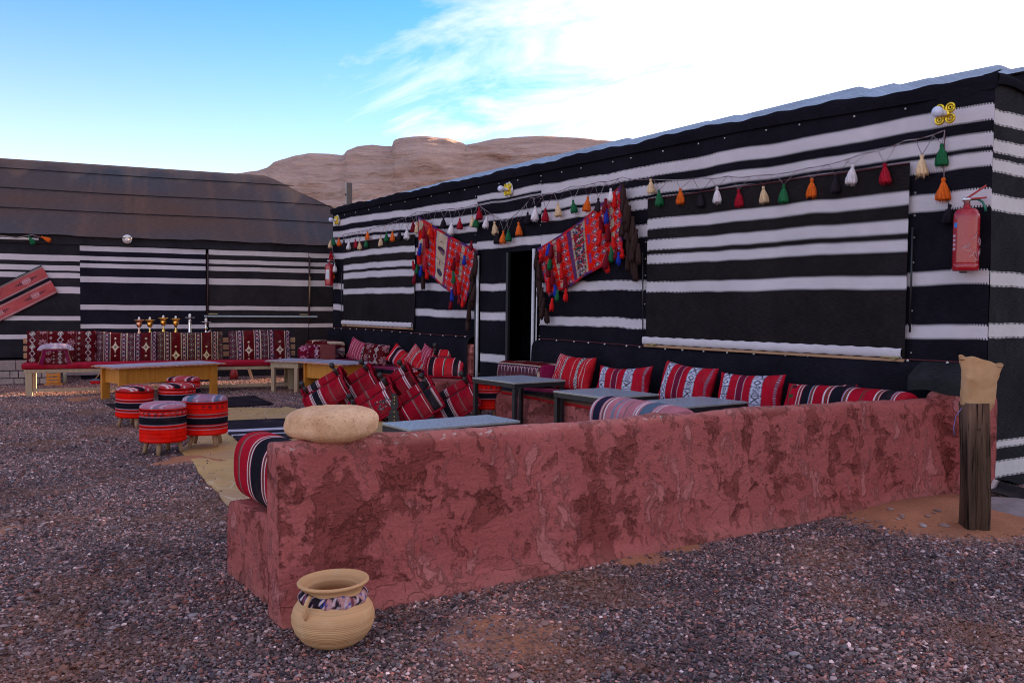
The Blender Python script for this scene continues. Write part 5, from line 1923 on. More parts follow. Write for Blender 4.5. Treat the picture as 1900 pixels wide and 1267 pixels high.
GA = thing('tassel_garland', 'long braided garland of coloured wool tassels strung across the striped facade', 'garland', (0, 0, 0))
cordpx = [(618, 447), (640, 434), (700, 421), (740, 408), (774, 393), (830, 388), (887, 379), (935, 411), (960, 395), (985, 367), (1003, 364), (1060, 346), (1110, 338), (1155, 329), (1205, 333), (1300, 330), (1350, 327), (1400, 326), (1500, 312), (1600, 286), (1680, 261), (1753, 242)]
cp = [fpt(x, y, -.050) for x, y in cordpx]
dense = []
for i in range(len(cp) - 1):
    seg_ = max(2, int(np.linalg.norm(cp[i + 1] - cp[i]) / .03))
    for k in range(seg_):
        f = k / seg_
        dense.append(cp[i] * (1 - f) + cp[i + 1] * f - np.array([0, 0, .015 * math.sin(f * PI)]))
dense.append(cp[-1])
tube('cord', dense, .0042, M_ATTR, GA, 6, colfn=cordcol)
cxs = np.array([p[0] for p in dense]); czs = np.array([p[2] for p in dense])
TL = [(618, 448, 'green'), (613, 453, 'cream'), (628, 449, 'orange'), (638, 453, 'black'), (648, 455, 'white'), (659, 452, 'red'), (667, 455, 'cream'), (682, 437, 'orange'), (680, 451, 'green'), (706, 447, 'cream'), (717, 440, 'green'), (728, 438, 'orange'), (742, 436, 'black'), (755, 432, 'white'), (767, 420, 'red'), (773, 421, 'cream'), (788, 421, 'green'), (801, 425, 'orange'), (823, 412, 'black'), (838, 422, 'white'), (853, 415, 'red'), (876, 411, 'cream'), (889, 395, 'red'), (885, 411, 'green'), (903, 412, 'white'), (917, 422, 'cream'), (921, 442, 'black'), (934, 439, 'orange'), (943, 437, 'green'), (962, 423, 'orange'), (979, 405, 'black'), (993, 394, 'white'), (1012, 398, 'red'), (1035, 388, 'cream'), (1063, 383, 'green'), (1091, 377, 'orange'), (1110, 380, 'black'), (1133, 362, 'white'), (1154, 362, 'red'), (1207, 345, 'cream'), (1222, 366, 'green'), (1262, 363, 'orange'), (1299, 370, 'black'), (1330, 361, 'white'), (1370, 366, 'red'), (1416, 361, 'cream'), (1454, 358, 'green'), (1506, 347, 'orange'), (1550, 342, 'black'), (1582, 322, 'white'), (1641, 320, 'red'), (1710, 305, 'cream'), (1747, 285, 'green'), (1750, 348, 'orange'), (1762, 397, 'black'), (614, 474, 'red'), (621, 497, 'white'), (618, 510, 'orange')]
for i, (x, y, c) in enumerate(TL):
    p = fpt(x, y)
    top = p + np.array([0, 0, .073])
    o = link('tassel', tassel_me(c, 0, i % 4), None, GA, tuple(top), (rnd.uniform(-.08, .08), rnd.uniform(-.12, .12), rnd.uniform(0, 6)))
    o['label'] = c + ' wool tassel'
    s_ = rnd.uniform(.94, 1.1) if x > 700 else .92
    o.scale = (s_ * 1.05, s_ * 1.05, s_)
    if y > 465 or (x > 1740 and y > 300): continue
    for sx in (-1, 1):
        xx = top[0] + sx * rnd.uniform(.07, .13)
        xx = min(max(xx, cxs.min()), cxs.max())
        zz = float(np.interp(xx, cxs, czs))
        tube('thread', [tuple(top + np.array([0, 0, -.004])), ((top[0] + xx) / 2, -.058, (top[2] + zz) / 2 - .004), (xx, -.050, zz)], .0024, M_ATTR, GA, 5, colfn=cordcol)
dr = [fpt(x, y, -.06) for x, y in [(1753, 242), (1752, 275), (1751, 300), (1752, 330), (1756, 360), (1762, 385)]]
tube('cord', dr, .0045, M_ATTR, GA, 6, colfn=cordcol)
dr = [fpt(x, y, -.08) for x, y in [(618, 447), (617, 462), (620, 480), (622, 492), (619, 505)]]
tube('cord', dr, .005, M_ATTR, GA, 6, colfn=cordcol)


def bag_col(kind):
    def f(u, v):
        c = full(u, SCAR * .9)
        t = u
        # lattice of small diamonds
        def lat(m, s1, s2, inner):
            a = np.mod(v * s1, 1) - .5; b = (np.mod(u * s2, 1) - .5)
            r = np.abs(a) + np.abs(b)
            setc(c, m & (r > .40) & (r < .47), (.45, .22, .24)); setc(c, m & (r < .26), inner); setc(c, m & (r < .17), WHT); setc(c, m & (r < .06), BLK)
            setc(c, m & (r > .30) & (r < .36), PUR * 2)
        if kind == 'L':
            m1 = (t < .30); m2 = (t > .34) & (t < .53); m3 = (t > .57)
            lat(m1 & (t > .17), 7, 11, BLK)
            setc(c, m1 & (t < .10) & (np.mod(v * 2 + u * 3, 1) < .6), CREAM * .8)
            setc(c, (t > .10) & (t < .17) & (np.mod(v * 14 - u * 30, 1) < .5), (.25, .10, .12))
            setc(c, m2, CREAM * .85)
            for (a, b, w_, h_, col) in ((.44, .35, .07, .05, (.07, .03, .06)), (.46, .40, .05, .03, GRY), (.43, .80, .07, .06, (.04, .04, .08)), (.42, .62, .012, .05, (.2, .05, .08)), (.43, .20, .02, .012, BRN)):
                setc(c, m2 & (((u - a) / w_) ** 2 + ((v - b) / h_) ** 2 < 1), col)
            setc(c, m2 & (np.abs(v - .56 - .1 * (u - .4)) < .006), BRN * .6)
            lat(m3, 7, 11.0, BLK)
            setc(c, (t > .76) & (t < .81) & (np.mod(v * 9 + .3, 1) < .75), CREAM * .75)
            setc(c, (t > .30) & (t < .34), SCAR); setc(c, (t > .325) & (t < .34), PUR * 1.6); setc(c, (t > .53) & (t < .57), RED); setc(c, (t > .535) & (t < .548), PUR * 1.8)
        else:
            m1 = (t < .37); m2 = (t > .42) & (t < .58); m3 = t > .63
            lat(m1, 7, 11.0, BLK); lat(m3, 7, 11.0, (.02, .05, .04))
            setc(c, (t > .20) & (t < .235) & (np.mod(v * 8, 1) < .7), CREAM * .7)
            setc(c, m2, CREAM * .62)
            r_ = vnoise(np.stack([u * 38, v * 26, u * 0], -1), 1.0, 3)
            r2 = vnoise(np.stack([u * 55, v * 40, u * 0 + 4], -1), 1.0, 6)
            body = m2 & (np.abs(u - .50) < .062)
            setc(c, body & (r_ > .0), (.24, .01, .03)); setc(c, body & (r_ < -.25), (.02, .02, .16)); setc(c, body & (r2 > .45), (.01, .07, .03)); setc(c, body & (r2 < -.5), WHT * .7)
            setc(c, m2 & (np.mod(v * 5, 1) < .10), RED)
            setc(c, (t > .37) & (t < .42), (.10, .03, .12)); setc(c, (t > .58) & (t < .63), SCAR); setc(c, (t > .60) & (t < .625) & (np.mod(v * 3, 1) < .5), PUR * 1.8)
            setc(c, (t > .86) & (t < .91) & (np.mod(v * 5, 1) < .6), CREAM * .7)
        e = (v < .035) | (v > .965) | (u < .02) | (u > .98)
        setc(c, e, RED); setc(c, e & (np.mod((u + v) * 4, 1) < .4), (.09, .03, .16)); setc(c, e & (np.mod((u + v) * 4, 1) > .88), BRN)
        return c * (.62 + .5 * (vnoise(np.stack([u * 90, v * 90, u * 0], -1), 1.0, 9) * .5 + .5))[:, None]
    return f


def saddle_bag(label, kind, corners, tl):
    B = thing('saddle_bag', label, 'saddle bag', (0, 0, 0), (0, 0, 0), 'woven saddle bags pinned either side of the doorway')
    P = [fy(x, y, -.06) for x, y in corners]          # TL TR BR BL
    nu, nv = 150, 90
    U, T = np.meshgrid(np.linspace(0, 1, nu), np.linspace(0, 1, nv))
    V = (P[0] * ((1 - U) * (1 - T))[..., None] + P[1] * (U * (1 - T))[..., None] + P[2] * (U * T)[..., None] + P[3] * ((1 - U) * T)[..., None])
    sag = .05 * np.sin(U * PI) * (1 if kind == 'R' else .3)
    V[..., 2] -= sag * (1 - .5 * T)
    V = V.reshape(-1, 3)
    V[:, 1] -= .02 + .022 * fbm(V, 3.0, 3, 4) + .018 * np.sin(U.ravel() * 14) * T.ravel()
    C = bag_col(kind)(U.ravel(), T.ravel())
    Vb = V.copy(); Vb[:, 1] += .016
    F = grid_faces(nu, nv)
    idx = np.arange(nu * nv).reshape(nv, nu); n = nu * nv; side = []
    for line in (idx[0], idx[-1][::-1], idx[:, 0][::-1], idx[:, -1]):
        for i in range(len(line) - 1): side.append([line[i], line[i] + n, line[i + 1] + n, line[i + 1]])
    link('woven_cloth', mesh_np('woven_cloth', np.vstack([V, Vb]), np.vstack([F, F[:, ::-1] + n, side]), col=np.vstack([C, C]), mat=M_FAB), None, B)
    for i, (x, y, c, ln) in enumerate(tl):
        yo = -.12 if c != 'brown' else -.09
        p = fy(x, y, yo - rnd.uniform(0, .03))
        tot = .05 + ln
        o = link('tassel', tassel_me(c, ln, i % 3), None, B, (p[0], p[1], p[2] + tot / 2), (rnd.uniform(-.1, .1), rnd.uniform(-.18, .18), rnd.uniform(0, 6)))
        k = 1.25 if c == 'brown' else 1.15
        o.scale = (k, k, 1)
        o['label'] = {'brown': 'dark brown', 'dkred': 'dark red', 'scarlet': 'scarlet'}.get(c, c) + ' tassel'
    return B


saddle_bag('woven red saddle bag with pale middle panel, pinned left of the doorway', 'L', [(779, 402), (888, 466), (868, 566), (777, 494)],
           [(781, 462, 'blue', .12), (775, 478, 'scarlet', .14), (791, 446, 'dkred', .16), (790, 490, 'red', .14), (774, 499, 'green', .08), (782, 502, 'blue', .10), (771, 515, 'dkred', .12), (766, 492, 'red', .08), (784, 522, 'brown', .16), (791, 508, 'scarlet', .08), (786, 430, 'red', .12), (798, 430, 'scarlet', .14), (841, 514, 'green', .12), (843, 534, 'dkred', .14), (850, 532, 'scarlet', .14), (838, 547, 'blue', .10), (839, 562, 'dkred', .12), (858, 560, 'scarlet', .07), (862, 482, 'blue', .07), (843, 490, 'dkred', .12), (848, 476, 'red', .08), (851, 555, 'dkred', .07), (875, 455, 'dkred', .06),
            (882, 482, 'brown', .16), (880, 505, 'brown', .18), (878, 528, 'brown', .20), (874, 550, 'brown', .22), (871, 575, 'brown', .24), (868, 598, 'brown', .16), (884, 495, 'brown', .16), (881, 545, 'brown', .16), (766, 420, 'dkred', .04)])
saddle_bag('woven red saddle bag with tufted middle panel, pinned right of the doorway', 'R', [(999, 462), (1156, 343), (1160, 466), (1020, 551)],
           [(1003, 471, 'scarlet', .05), (1019, 463, 'blue', .09), (1024, 466, 'dkred', .10), (1036, 455, 'scarlet', .10), (1036, 472, 'dkred', .12), (1021, 487, 'green', .10), (1014, 502, 'dkred', .10), (1041, 504, 'scarlet', .12), (1024, 516, 'dkred', .12), (1018, 528, 'scarlet', .12), (1029, 539, 'blue', .09), (1035, 547, 'green', .07), (1050, 546, 'scarlet', .08), (1025, 564, 'scarlet', .09), (1048, 524, 'dkred', .10), (1124, 400, 'blue', .10), (1124, 381, 'dkred', .10), (1113, 416, 'dkred', .13), (1140, 372, 'scarlet', .10), (1115, 441, 'scarlet', .12), (1129, 432, 'dkred', .12), (1134, 471, 'green', .10), (1137, 450, 'scarlet', .08), (1127, 482, 'dkred', .14), (1128, 494, 'scarlet', .06), (1148, 478, 'blue', .07), (1145, 470, 'dkred', .06), (1155, 469, 'scarlet', .03), (1005, 478, 'red', .06),
            (1158, 372, 'brown', .20), (1163, 392, 'brown', .20), (1161, 415, 'brown', .22), (1168, 405, 'brown', .22), (1168, 440, 'brown', .24), (1174, 425, 'brown', .22), (1165, 465, 'brown', .22), (1176, 460, 'brown', .22), (1181, 447, 'brown', .20), (1172, 490, 'brown', .20), (1178, 500, 'brown', .18), (1163, 488, 'brown', .10), (1184, 470, 'brown', .16), (1155, 355, 'brown', .12),
            (996, 482, 'brown', .16), (999, 500, 'brown', .18), (997, 520, 'brown', .14), (1003, 530, 'brown', .20), (1006, 552, 'brown', .20), (1010, 572, 'brown', .20), (1013, 585, 'brown', .12), (1002, 505, 'brown', .18)])

# ------------------------------------------------------------------ wall lamps


def rosette_parts(r=.092):
    V = []
    nr, na = 12, 72
    for i in range(nr):
        f = i / (nr - 1)
        for k in range(na):
            a = 2 * PI * k / na
            V.append((r * f * (1 + .07 * math.cos(9 * a) * f) * math.cos(a) + 1e-4 * (i == 0), r * f * (1 + .07 * math.cos(9 * a) * f) * math.sin(a), .012 * (1 - f) + .004 * math.cos(9 * a) * f))
    plate = mesh_np('back_plate', V, grid_faces(na, nr, wrap_u=True), mat=M_WHITEPL)
    parts = []
    for k in range(4):
        a = PI / 4 + k * PI / 2
        for (rad, tr_) in ((.030, .0085), (.013, .006)):
            P_ = [(.056 * math.cos(a) + rad * math.cos(b), .056 * math.sin(a) + rad * math.sin(b), .018) for b in np.linspace(0, 2 * PI, 25)]
            parts.append(tube_np(P_, tr_, 8))
    parts.append(lathe_np([(.0001, .03), (.030, .028), (.036, .016), (.034, .008), (.0001, .006)], 24))
    V, F, _ = merge(parts)
    return plate, mesh_np('gilt_scrolls', V, F, mat=M_GOLD)


ME_PLATE, ME_ROS = rosette_parts()
bulb_prof = [(.0001, .0), (.018, .0), (.018, .035), (.022, .045), (.034, .062), (.040, .082), (.038, .102), (.026, .118), (.0001, .123)]
BV, BF = lathe_np(bulb_prof[2:], 20)
ME_BULB = mesh_np('bulb', BV, BF, mat=simple('milky_bulb', (.66, .68, .82), .2, 0, .02, 20, .0))
SV, SF = lathe_np([(.0001, -.01), (.024, -.008), (.022, .02), (.017, .036), (.0001, .037)], 20)
ME_SOCK = mesh_np('socket', SV, SF, mat=M_CERAMIC)


def lamp(label, x, y, s=1.0):
    p = fy(x, y, -.02)
    t = thing('wall_lamp', label, 'wall lamp', (p[0], -.022, p[2]), (PI / 2, 0, 0), 'unlit wall lamps with gilt rosettes')
    t.scale = (s, s, s)
    link('back_plate', ME_PLATE, None, t); sc_ = link('gilt_scrolls', ME_ROS, None, t); sc_['kind'] = 'stuff'
    link('socket', ME_SOCK, None, t, (0, 0, .025)); link('bulb', ME_BULB, None, t, (0, 0, .035))


lamp('gilt rosette wall lamp with white bulb high at the right end of the facade', 1756, 212)
lamp('gilt rosette wall lamp with white bulb above the doorway', 944, 352)
lamp('gilt rosette wall lamp with white bulb at the far left corner of the facade', 626, 409)
u_, z_ = lp(236, 444, .06)
p = LP0 + Ln * .06 + Ld * u_
t = thing('wall_lamp', 'round white lamp with yellow centre under the brown roof of the far tent', 'wall lamp', (p[0], p[1], z_), (PI / 2 + .35, 0, LANG))
lathe('white_disc', [(.0001, .022), (.030, .020), (.070, .012), (.080, .0), (.075, -.01), (.0001, -.012)], M_WHITEPL, t, 28)
lathe('yellow_ring', [(.030, .018), (.042, .026), (.040, .040), (.028, .040)], simple('yellow_ring', (.62, .36, .07), .4), t, 20)
lathe('bulb', [(.030, .02), (.036, .04), (.036, .058), (.026, .076), (.0001, .082)], M_CERAMIC, t, 20)

# ------------------------------------------------------------------ fire extinguishers


def extinguisher(label, loc, rz, s, wrap, label_white):
    t = thing('fire_extinguisher', label, 'extinguisher', loc, (0, 0, rz))
    t.scale = (s, s, s)
    def rb(q):
        co = obj_co(q)
        n = q.noise(q.map(co, scale=(1, 1, 2.4), rot=(.6, .3, 0)), 14, 6, .7, 1.2)
        streak = q.ramp(n, [(.60, 0), (.66, 1)])
        c = q.mix(q.m('MULTIPLY', streak, .14 if wrap else .0), (.36, .006, .014), (.58, .33, .35))
        x, y, z = q.sep(co)
        setp(q, c, .22, spec=.5, coat=.3, normal=q.bump(n, .25 if wrap else .03, .004))
    m_ = mat('red_enamel_wrapped' if wrap else 'red_enamel', rb)
    lathe('cylinder', [(.0001, .0), (.080, .0), (.086, .006), (.086, .045), (.0845, .048), (.086, .051)] + [(.086, z) for z in np.linspace(.06, .385, 14)] + [(.084, .40), (.074, .425), (.055, .440), (.030, .447), (.024, .452), (.024, .468), (.0001, .470)], m_, t, 40)
    lathe('neck', [(.0001, .46), (.020, .46), (.020, .495), (.026, .497), (.026, .515), (.014, .518), (.0001, .53)], M_STEEL, t, 18)
    bm = bm_new()
    R = Matrix.Rotation(-.62, 3, 'Y')
    bm_box(bm, (.055, 0, .556), (.150, .024, .014), R, .004)
    bm_box(bm, (.062, 0, .512), (.120, .026, .012), Matrix.Rotation(-.05, 3, 'Y'), .004)
    bm_done('lever', bm, simple('red_lever', (.38, .015, .02), .4), t)
    tube('hose', [(.02, 0, .505), (.06, .015, .51), (.095, .02, .49), (.112, .01, .455), (.118, .005, .42)], .0085, simple('green_hose', (.01, .16, .10), .4), t, 8)
    lathe('gauge', [(.0001, 0), (.018, 0), (.018, .012), (.0001, .014)], M_STEEL, t, 14, (-.018, -.02, .505), (PI / 2, 0, 0))
    box('bracket', (-.01, .092, .22), (.05, .02, .46), simple('grey_bracket', (.10, .13, .16), .5), t, .003)
    # printed label, wrapped round the cylinder (flat print)
    a0, a1 = ((-2.05, -1.05) if label_white else (-2.85, -2.35))
    z0, z1 = ((.13, .32) if label_white else (.14, .34))
    U, T = np.meshgrid(np.linspace(a0, a1, 24), np.linspace(z0, z1, 40))
    V = np.stack([.0868 * np.cos(U), .0868 * np.sin(U), T], -1).reshape(-1, 3)
    if label_white:
        C = full(V, (.62, .62, .66)); m = (np.mod(T.ravel() / .012, 1) < .4) & (T.ravel() < .29) & (np.abs(U.ravel() + 1.55) < .42); C[m] = (.42, .42, .50)
    else:
        C = full(V, (.36, .006, .014)); m = (np.mod(T.ravel() / .03, 1) < .5) & (U.ravel() < -2.5) & (T.ravel() < .27); C[m] = (.50, .45, .55); C[(T.ravel() > .305) & (U.ravel() > -2.7)] = (.02, .20, .65)
    link('printed_label', mesh_np('printed_label', V, grid_faces(24, 40), col=C, mat=attr_plain('label_print', .35)), None, t)
    if wrap:   # crumpled clear film clinging to the lower body
        rr = np.random.RandomState(2)
        parts = []
        for k in range(9):
            a = -1.9 + .18 * k + rr.randn() * .1; z = .06 + .18 * rr.rand(); ln = .05 + .08 * rr.rand()
            P_ = []
            for j in range(7):
                f = j / 6
                P_.append((.0885 * math.cos(a + f * ln * 7), .0885 * math.sin(a + f * ln * 7), z + ln * f * rr.uniform(-.2, .9)))
            V, F = tube_np(P_, [.0008 + .0016 * math.sin(j / 6 * PI) for j in range(7)], 4)
            parts.append((V, F))
        V, F, _ = merge(parts)
        link('film_creases', mesh_np('film_creases', V, F, mat=simple('film_crease', (.62, .42, .46), .25)), None, t)
    return t


extinguisher('red fire extinguisher in torn clear film hanging at the near corner of the facade', (-.105, -.145, 1.600), .5, 1.0, True, False)
pe = fy(611, 530, -.14)
extinguisher('red fire extinguisher with white paper label hanging at the far left corner of the facade', (pe[0], -.14, pe[2]), .6, .86, False, True)

# ------------------------------------------------------------------ boulder, pot, post, bag
V, F = superq(.196, .135, .074, .70, .85, 96, 60)
V[:, 0] *= 1 + .05 * np.sign(V[:, 0]) * (V[:, 2] / .08)
nn = V / (np.linalg.norm(V, axis=1, keepdims=True))
V += nn * (fbm(V, 6, 3, 4) * .015 + fbm(V, 18, 3, 14) * .005 + fbm(V, 45, 3, 8) * .0030)[:, None]
V[:, 2] -= .012 * np.exp(-(((V[:, 0] + .03) / .045) ** 2 + ((V[:, 1] + .02) / .05) ** 2)) * (V[:, 2] > 0)


def boulder_b(q):
    co = obj_co(q)
    n = q.noise(co, 9, 6, .62)
    f = q.noise(co, 120, 3, .6)
    pit = q.ramp(q.noise(co, 75, 3, .55), [(.60, 0), (.68, 1)])
    c = q.ramp(n, [(.3, (.58, .31, .16)), (.55, (.75, .45, .26)), (.75, (.82, .55, .35))])
    c = q.mix(1.0, c, q.ramp(f, [(.3, .85), (.7, 1.1)]), 'MULTIPLY')
    c = q.mix(q.m('MULTIPLY', pit, .35), c, (.22, .10, .05))
    setp(q, c, .9, normal=q.bump(q.m('SUBTRACT', f, q.m('MULTIPLY', pit, .6)), .5, .004), spec=.2)


bl = Vector(g(616, 820, .735)) + Vector((-.075, .035, 0))
o = link('boulder', mesh_np('boulder', V, F, mat=mat('orange_sandstone_boulder', boulder_b)), None, None, (bl.x, bl.y, .742 + .062), (.02, .0, VR))
tag(o, 'smooth oval orange sandstone boulder resting on the end of the low wall', 'boulder')

PT = g(618, 1191)
POT = thing('clay_pot', 'round clay pot with flared rim and scarf round its neck at the wall corner', 'pot', (PT[0], PT[1], .004), (0, 0, VR))


def clay_b(q):
    co = obj_co(q)
    x, y, z = q.sep(co)
    wob = q.noise(co, 6, 4, .6)
    rg = q.noise(q.comb(0.0, 0.0, q.m('ADD', z, q.m('MULTIPLY', wob, .016))), 90, 4, .6)
    rg2 = q.noise(q.comb(0.0, 0.0, q.m('ADD', z, q.m('MULTIPLY', wob, .03))), 22, 3, .6)
    c = q.ramp(rg2, [(.3, (.52, .26, .11)), (.55, (.68, .39, .19)), (.75, (.60, .31, .14))])
    c = q.mix(1.0, c, q.ramp(rg, [(.3, .78), (.7, 1.12)]), 'MULTIPLY')
    c = q.mix(q.m('MULTIPLY', q.ramp(q.noise(co, 13, 4, .6), [(.56, 0), (.7, 1)]), .35), c, (.66, .47, .28))
    h = q.m('ADD', q.m('MULTIPLY', rg, .6), q.m('MULTIPLY', q.m('SINE', q.m('MULTIPLY', z, 900.0)), q.m('MULTIPLY', q.m('LESS_THAN', z, .115), .22)))
    setp(q, c, .8, normal=q.bump(h, .5, .004), spec=.25)


M_CLAY = mat('turned_clay', clay_b)
pot_prof = [(.0001, .0), (.085, .0), (.100, .006), (.125, .028), (.147, .062), (.158, .10), (.159, .130), (.151, .162), (.135, .190), (.120, .210), (.114, .226), (.113, .242), (.120, .258), (.131, .268), (.137, .273), (.138, .279), (.134, .285), (.127, .284), (.120, .274), (.112, .258), (.106, .240), (.110, .215), (.128, .185), (.148, .150), (.152, .11), (.135, .05), (.10, .02), (.0001, .012)]
pp = []
for i in range(len(pot_prof) - 1):
    for k in range(3):
        f = k / 3; pp.append((pot_prof[i][0] * (1 - f) + pot_prof[i + 1][0] * f, pot_prof[i][1] * (1 - f) + pot_prof[i + 1][1] * f))
pp.append(pot_prof[-1])
V, F = lathe_np(pp, 80)
V[:, :2] *= (1 + .010 * fbm(V, 5, 2, 3))[:, None]; V[:, 2] += .006 * V[:, 0] / .15 * (V[:, 2] > .2)
V[:, 2] *= .86
link('pot_body', mesh_np('pot_body', V, F, mat=M_CLAY), None, POT)
tube('handle', [(-.072, -.124, .128), (-.077, -.141, .146), (-.075, -.144, .176), (-.068, -.134, .203), (-.062, -.118, .214)], .0085, M_CLAY, POT, 10)
# scarf: twisted patterned cloth tied around the neck
V = []; C = []
na, nb = 140, 16
for i in range(na):
    a = 2 * PI * i / na
    for k in range(nb):
        b = 2 * PI * k / nb
        rr_ = .006 + .003 * math.sin(a * 9 + b * 2)
        hh = .026 + .006 * math.sin(a * 5 + 1)
        V.append(((.128 + rr_ * math.cos(b) - (.012 * (math.sin(b) > 0)) * math.sin(b)) * math.cos(a), (.128 + rr_ * math.cos(b) - (.012 * (math.sin(b) > 0)) * math.sin(b)) * math.sin(a), .186 + .004 * math.sin(a * 2) + .86 * hh * math.sin(b)))
        t1 = math.sin(a * 9 + b * 1.2); t2 = math.sin(a * 17 - b * 1.5)
        c0 = (.50, .28, .27) if math.sin(a * 2.0 + .4 - .9) < .45 else (.018, .015, .02)
        if t1 > .72: c0 = (.03, .02, .03)
        if t2 > .85: c0 = (.55, .45, .50)
        if t1 < -.90 and t2 < 0: c0 = (.05, .08, .35)
        if abs(math.sin(a * 4)) < .10: c0 = (.20, .06, .08)
        C.append(c0)
V = np.array(V); V += (fbm(V, 22, 3, 6) * .006)[:, None] * np.array([1, 1, .6])
link('scarf', mesh_np('scarf', V, grid_faces(nb, na, wrap_u=True, wrap_v=True), col=np.array(C), mat=M_FAB), None, POT)

# weathered post with a paper bag lantern
PB = g(1807, 984)
bmV, bmF = [], []
nz_, sd = 60, 10
secs = []
for j in range(nz_):
    z = -.03 + .80 * j / (nz_ - 1)
    ring = []
    hw = .080 - .003 * z; tw = .05 * z
    for s_, (ax, ay, bx, by) in enumerate([(-1, -1, 1, -1), (1, -1, 1, 1), (1, 1, -1, 1), (-1, 1, -1, -1)]):
        for k in range(sd):
            f = k / sd; x = (ax + (bx - ax) * f) * hw; y = (ay + (by - ay) * f) * hw
            r_ = math.hypot(x, y); lim = hw * 1.30
            if r_ > lim: x *= lim / r_; y *= lim / r_
            if s_ == 0 and k in (4, 5) : y += .016 if z < .62 else .004
            if s_ == 0 and k == 8 and z > .45: y += .012
            ring.append((x + .008 * math.sin(z * 5), y, z))
    secs += ring
V = np.array(secs); m_ = 4 * sd
V[:, :2] += (np.stack([fbm(V * np.array([1, 1, .12]), 30, 3, 3), fbm(V * np.array([1, 1, .12]), 30, 3, 8)], -1)) * .004
capc = len(V); V = np.vstack([V, [[0, 0, V[:, 2].max()]]])
F = grid_faces(m_, nz_, wrap_u=True)
b_ = (nz_ - 1) * m_
F = np.vstack([F] + [[[capc, b_ + k, b_ + k + 1, b_ + (k + 2) % m_]] for k in range(0, m_, 2)])
o = link('wooden_post', mesh_np('wooden_post', V * np.array([.85, .85, 1]), F, mat=MATS['weathered_post_wood'], smooth=False), None, None, (PB[0], PB[1], 0), (.0, -.022, VR - .05))
tag(o, 'weathered dark wooden post with a long crack standing at the right end of the wall', 'post')


def paper_b(q):
    co = obj_co(q)
    n = q.noise(co, 9, 5, .6, .5)
    x, y, z = q.sep(co)
    crease = q.noise(q.map(co, scale=(1, 1, 6)), 9, 3, .6)
    c = q.ramp(n, [(.3, (.62, .36, .17)), (.6, (.76, .50, .27)), (.75, (.82, .60, .37))])
    setp(q, c, .75, normal=q.bump(q.m('ADD', n, q.m('MULTIPLY', crease, .4)), .6, .012), spec=.3)
    # thin paper lets some light through
    t = q.node('ShaderNodeBsdfTranslucent'); q.put(t.inputs['Color'], (.72, .40, .16))
    ms = q.node('ShaderNodeMixShader'); ms.inputs[0].default_value = .38
    out_ = [n_ for n_ in q.n if n_.type == 'OUTPUT_MATERIAL'][0]
    q.l.new(q.b.outputs[0], ms.inputs[1]); q.l.new(t.outputs[0], ms.inputs[2]); q.l.new(ms.outputs[0], out_.inputs[0])


na, nz_ = 96, 50
V = []
for j in range(nz_):
    f = j / (nz_ - 1); z = .30 * f
    w_ = (.055 + .032 * min(1, f / .14)) if f < .14 else .085 + .033 * ((f - .14) / .86) ** 1.1
    dpt = .066 * (.75 + .25 * min(1, f / .12)) * (1 - .15 * f)
    for k in range(na):
        a = 2 * PI * k / na
        x = w_ * spow(np.array(math.cos(a)), .62); y = dpt * spow(np.array(math.sin(a)), .75)
        tilt_top = .018 * math.cos(a * 1) * 0 + (-.028 * (x / w_) if f > .6 else 0) * (f - .6) / .4
        zig = (.010 * math.sin(a * 3 + 1)) * (f > .95)
        bot = -.018 * (1 - (x / .1) ** 2) * (f < .10)
        V.append((float(x) + .022 * f, float(y), z + tilt_top + zig + bot))
V = np.array(V); A_ = V.copy()
V[:, :2] += np.stack([fbm(A_, 11, 3, 5), fbm(A_, 11, 3, 9)], -1) * .016
V[:, 1] += .010 * np.sin(A_[:, 0] * 60 + A_[:, 2] * 9) * np.clip(A_[:, 2] / .2, 0, 1)
bc = len(V); V = np.vstack([V, [[0, 0, -.01]]])
F = grid_faces(na, nz_, wrap_u=True)
F = np.vstack([F] + [[[bc, (k + 2) % na, k + 1, k]] for k in range(0, na, 2)])
me = mesh_np('paper_bag', V, F, mat=mat('tan_paper', paper_b))
o = link('paper_bag', me, None, None, (PB[0] - .005, PB[1], .722), (.0, -.02, VR - .04))
sm = o.modifiers.new('thickness', 'SOLIDIFY'); sm.thickness = .0015
tag(o, 'open crumpled tan paper bag lantern set on top of the wooden post', 'paper bag')
o = tube('cord', [(0, 0, 0), (-.03, -.01, -.05), (-.04, -.01, -.12), (-.035, -.01, -.17)], .003, simple('violet_string', (.20, .14, .35), .7), None, 5, loc=(PB[0] - .055, PB[1] - .075, .735))
tag(o, 'thin violet string hanging under the paper bag', 'string')

# loose end of striped cloth on the ground and a cement lump by the post
U, T = np.meshgrid(np.linspace(0, 1, 40), np.linspace(0, 1, 16))
V = np.stack([.06 + U * .9, -.16 - .30 * U + .20 * T + .25 * U * T, .035 + .03 * np.sin(U * 9 + T * 3) * .5 + .06 * np.exp(-((T - .9) / .2) ** 2) + .02 * (1 - U)], -1).reshape(-1, 3)
C = full(V, (.022, .021, .024)); C[(np.mod(U.ravel() * 2.3 + .15, 1) < .22)] = (.50, .46, .46)
Vb = V.copy(); Vb[:, 2] -= .008
F_ = grid_faces(40, 16)
tag(link('cloth_tail', mesh_np('cloth_tail', np.vstack([V, Vb]), np.vstack([F_, F_[:, ::-1] + len(V)]), col=np.vstack([C, C]), mat=M_FAB)), 'loose striped cloth hem spilling onto the ground behind the post', 'cloth')
V, F = superq(.34, .26, .075, 1, 1, 40, 20)
V += (V / (np.linalg.norm(V, axis=1, keepdims=True) + 1e-9)) * (fbm(V, 6, 4, 3) * .03)[:, None]
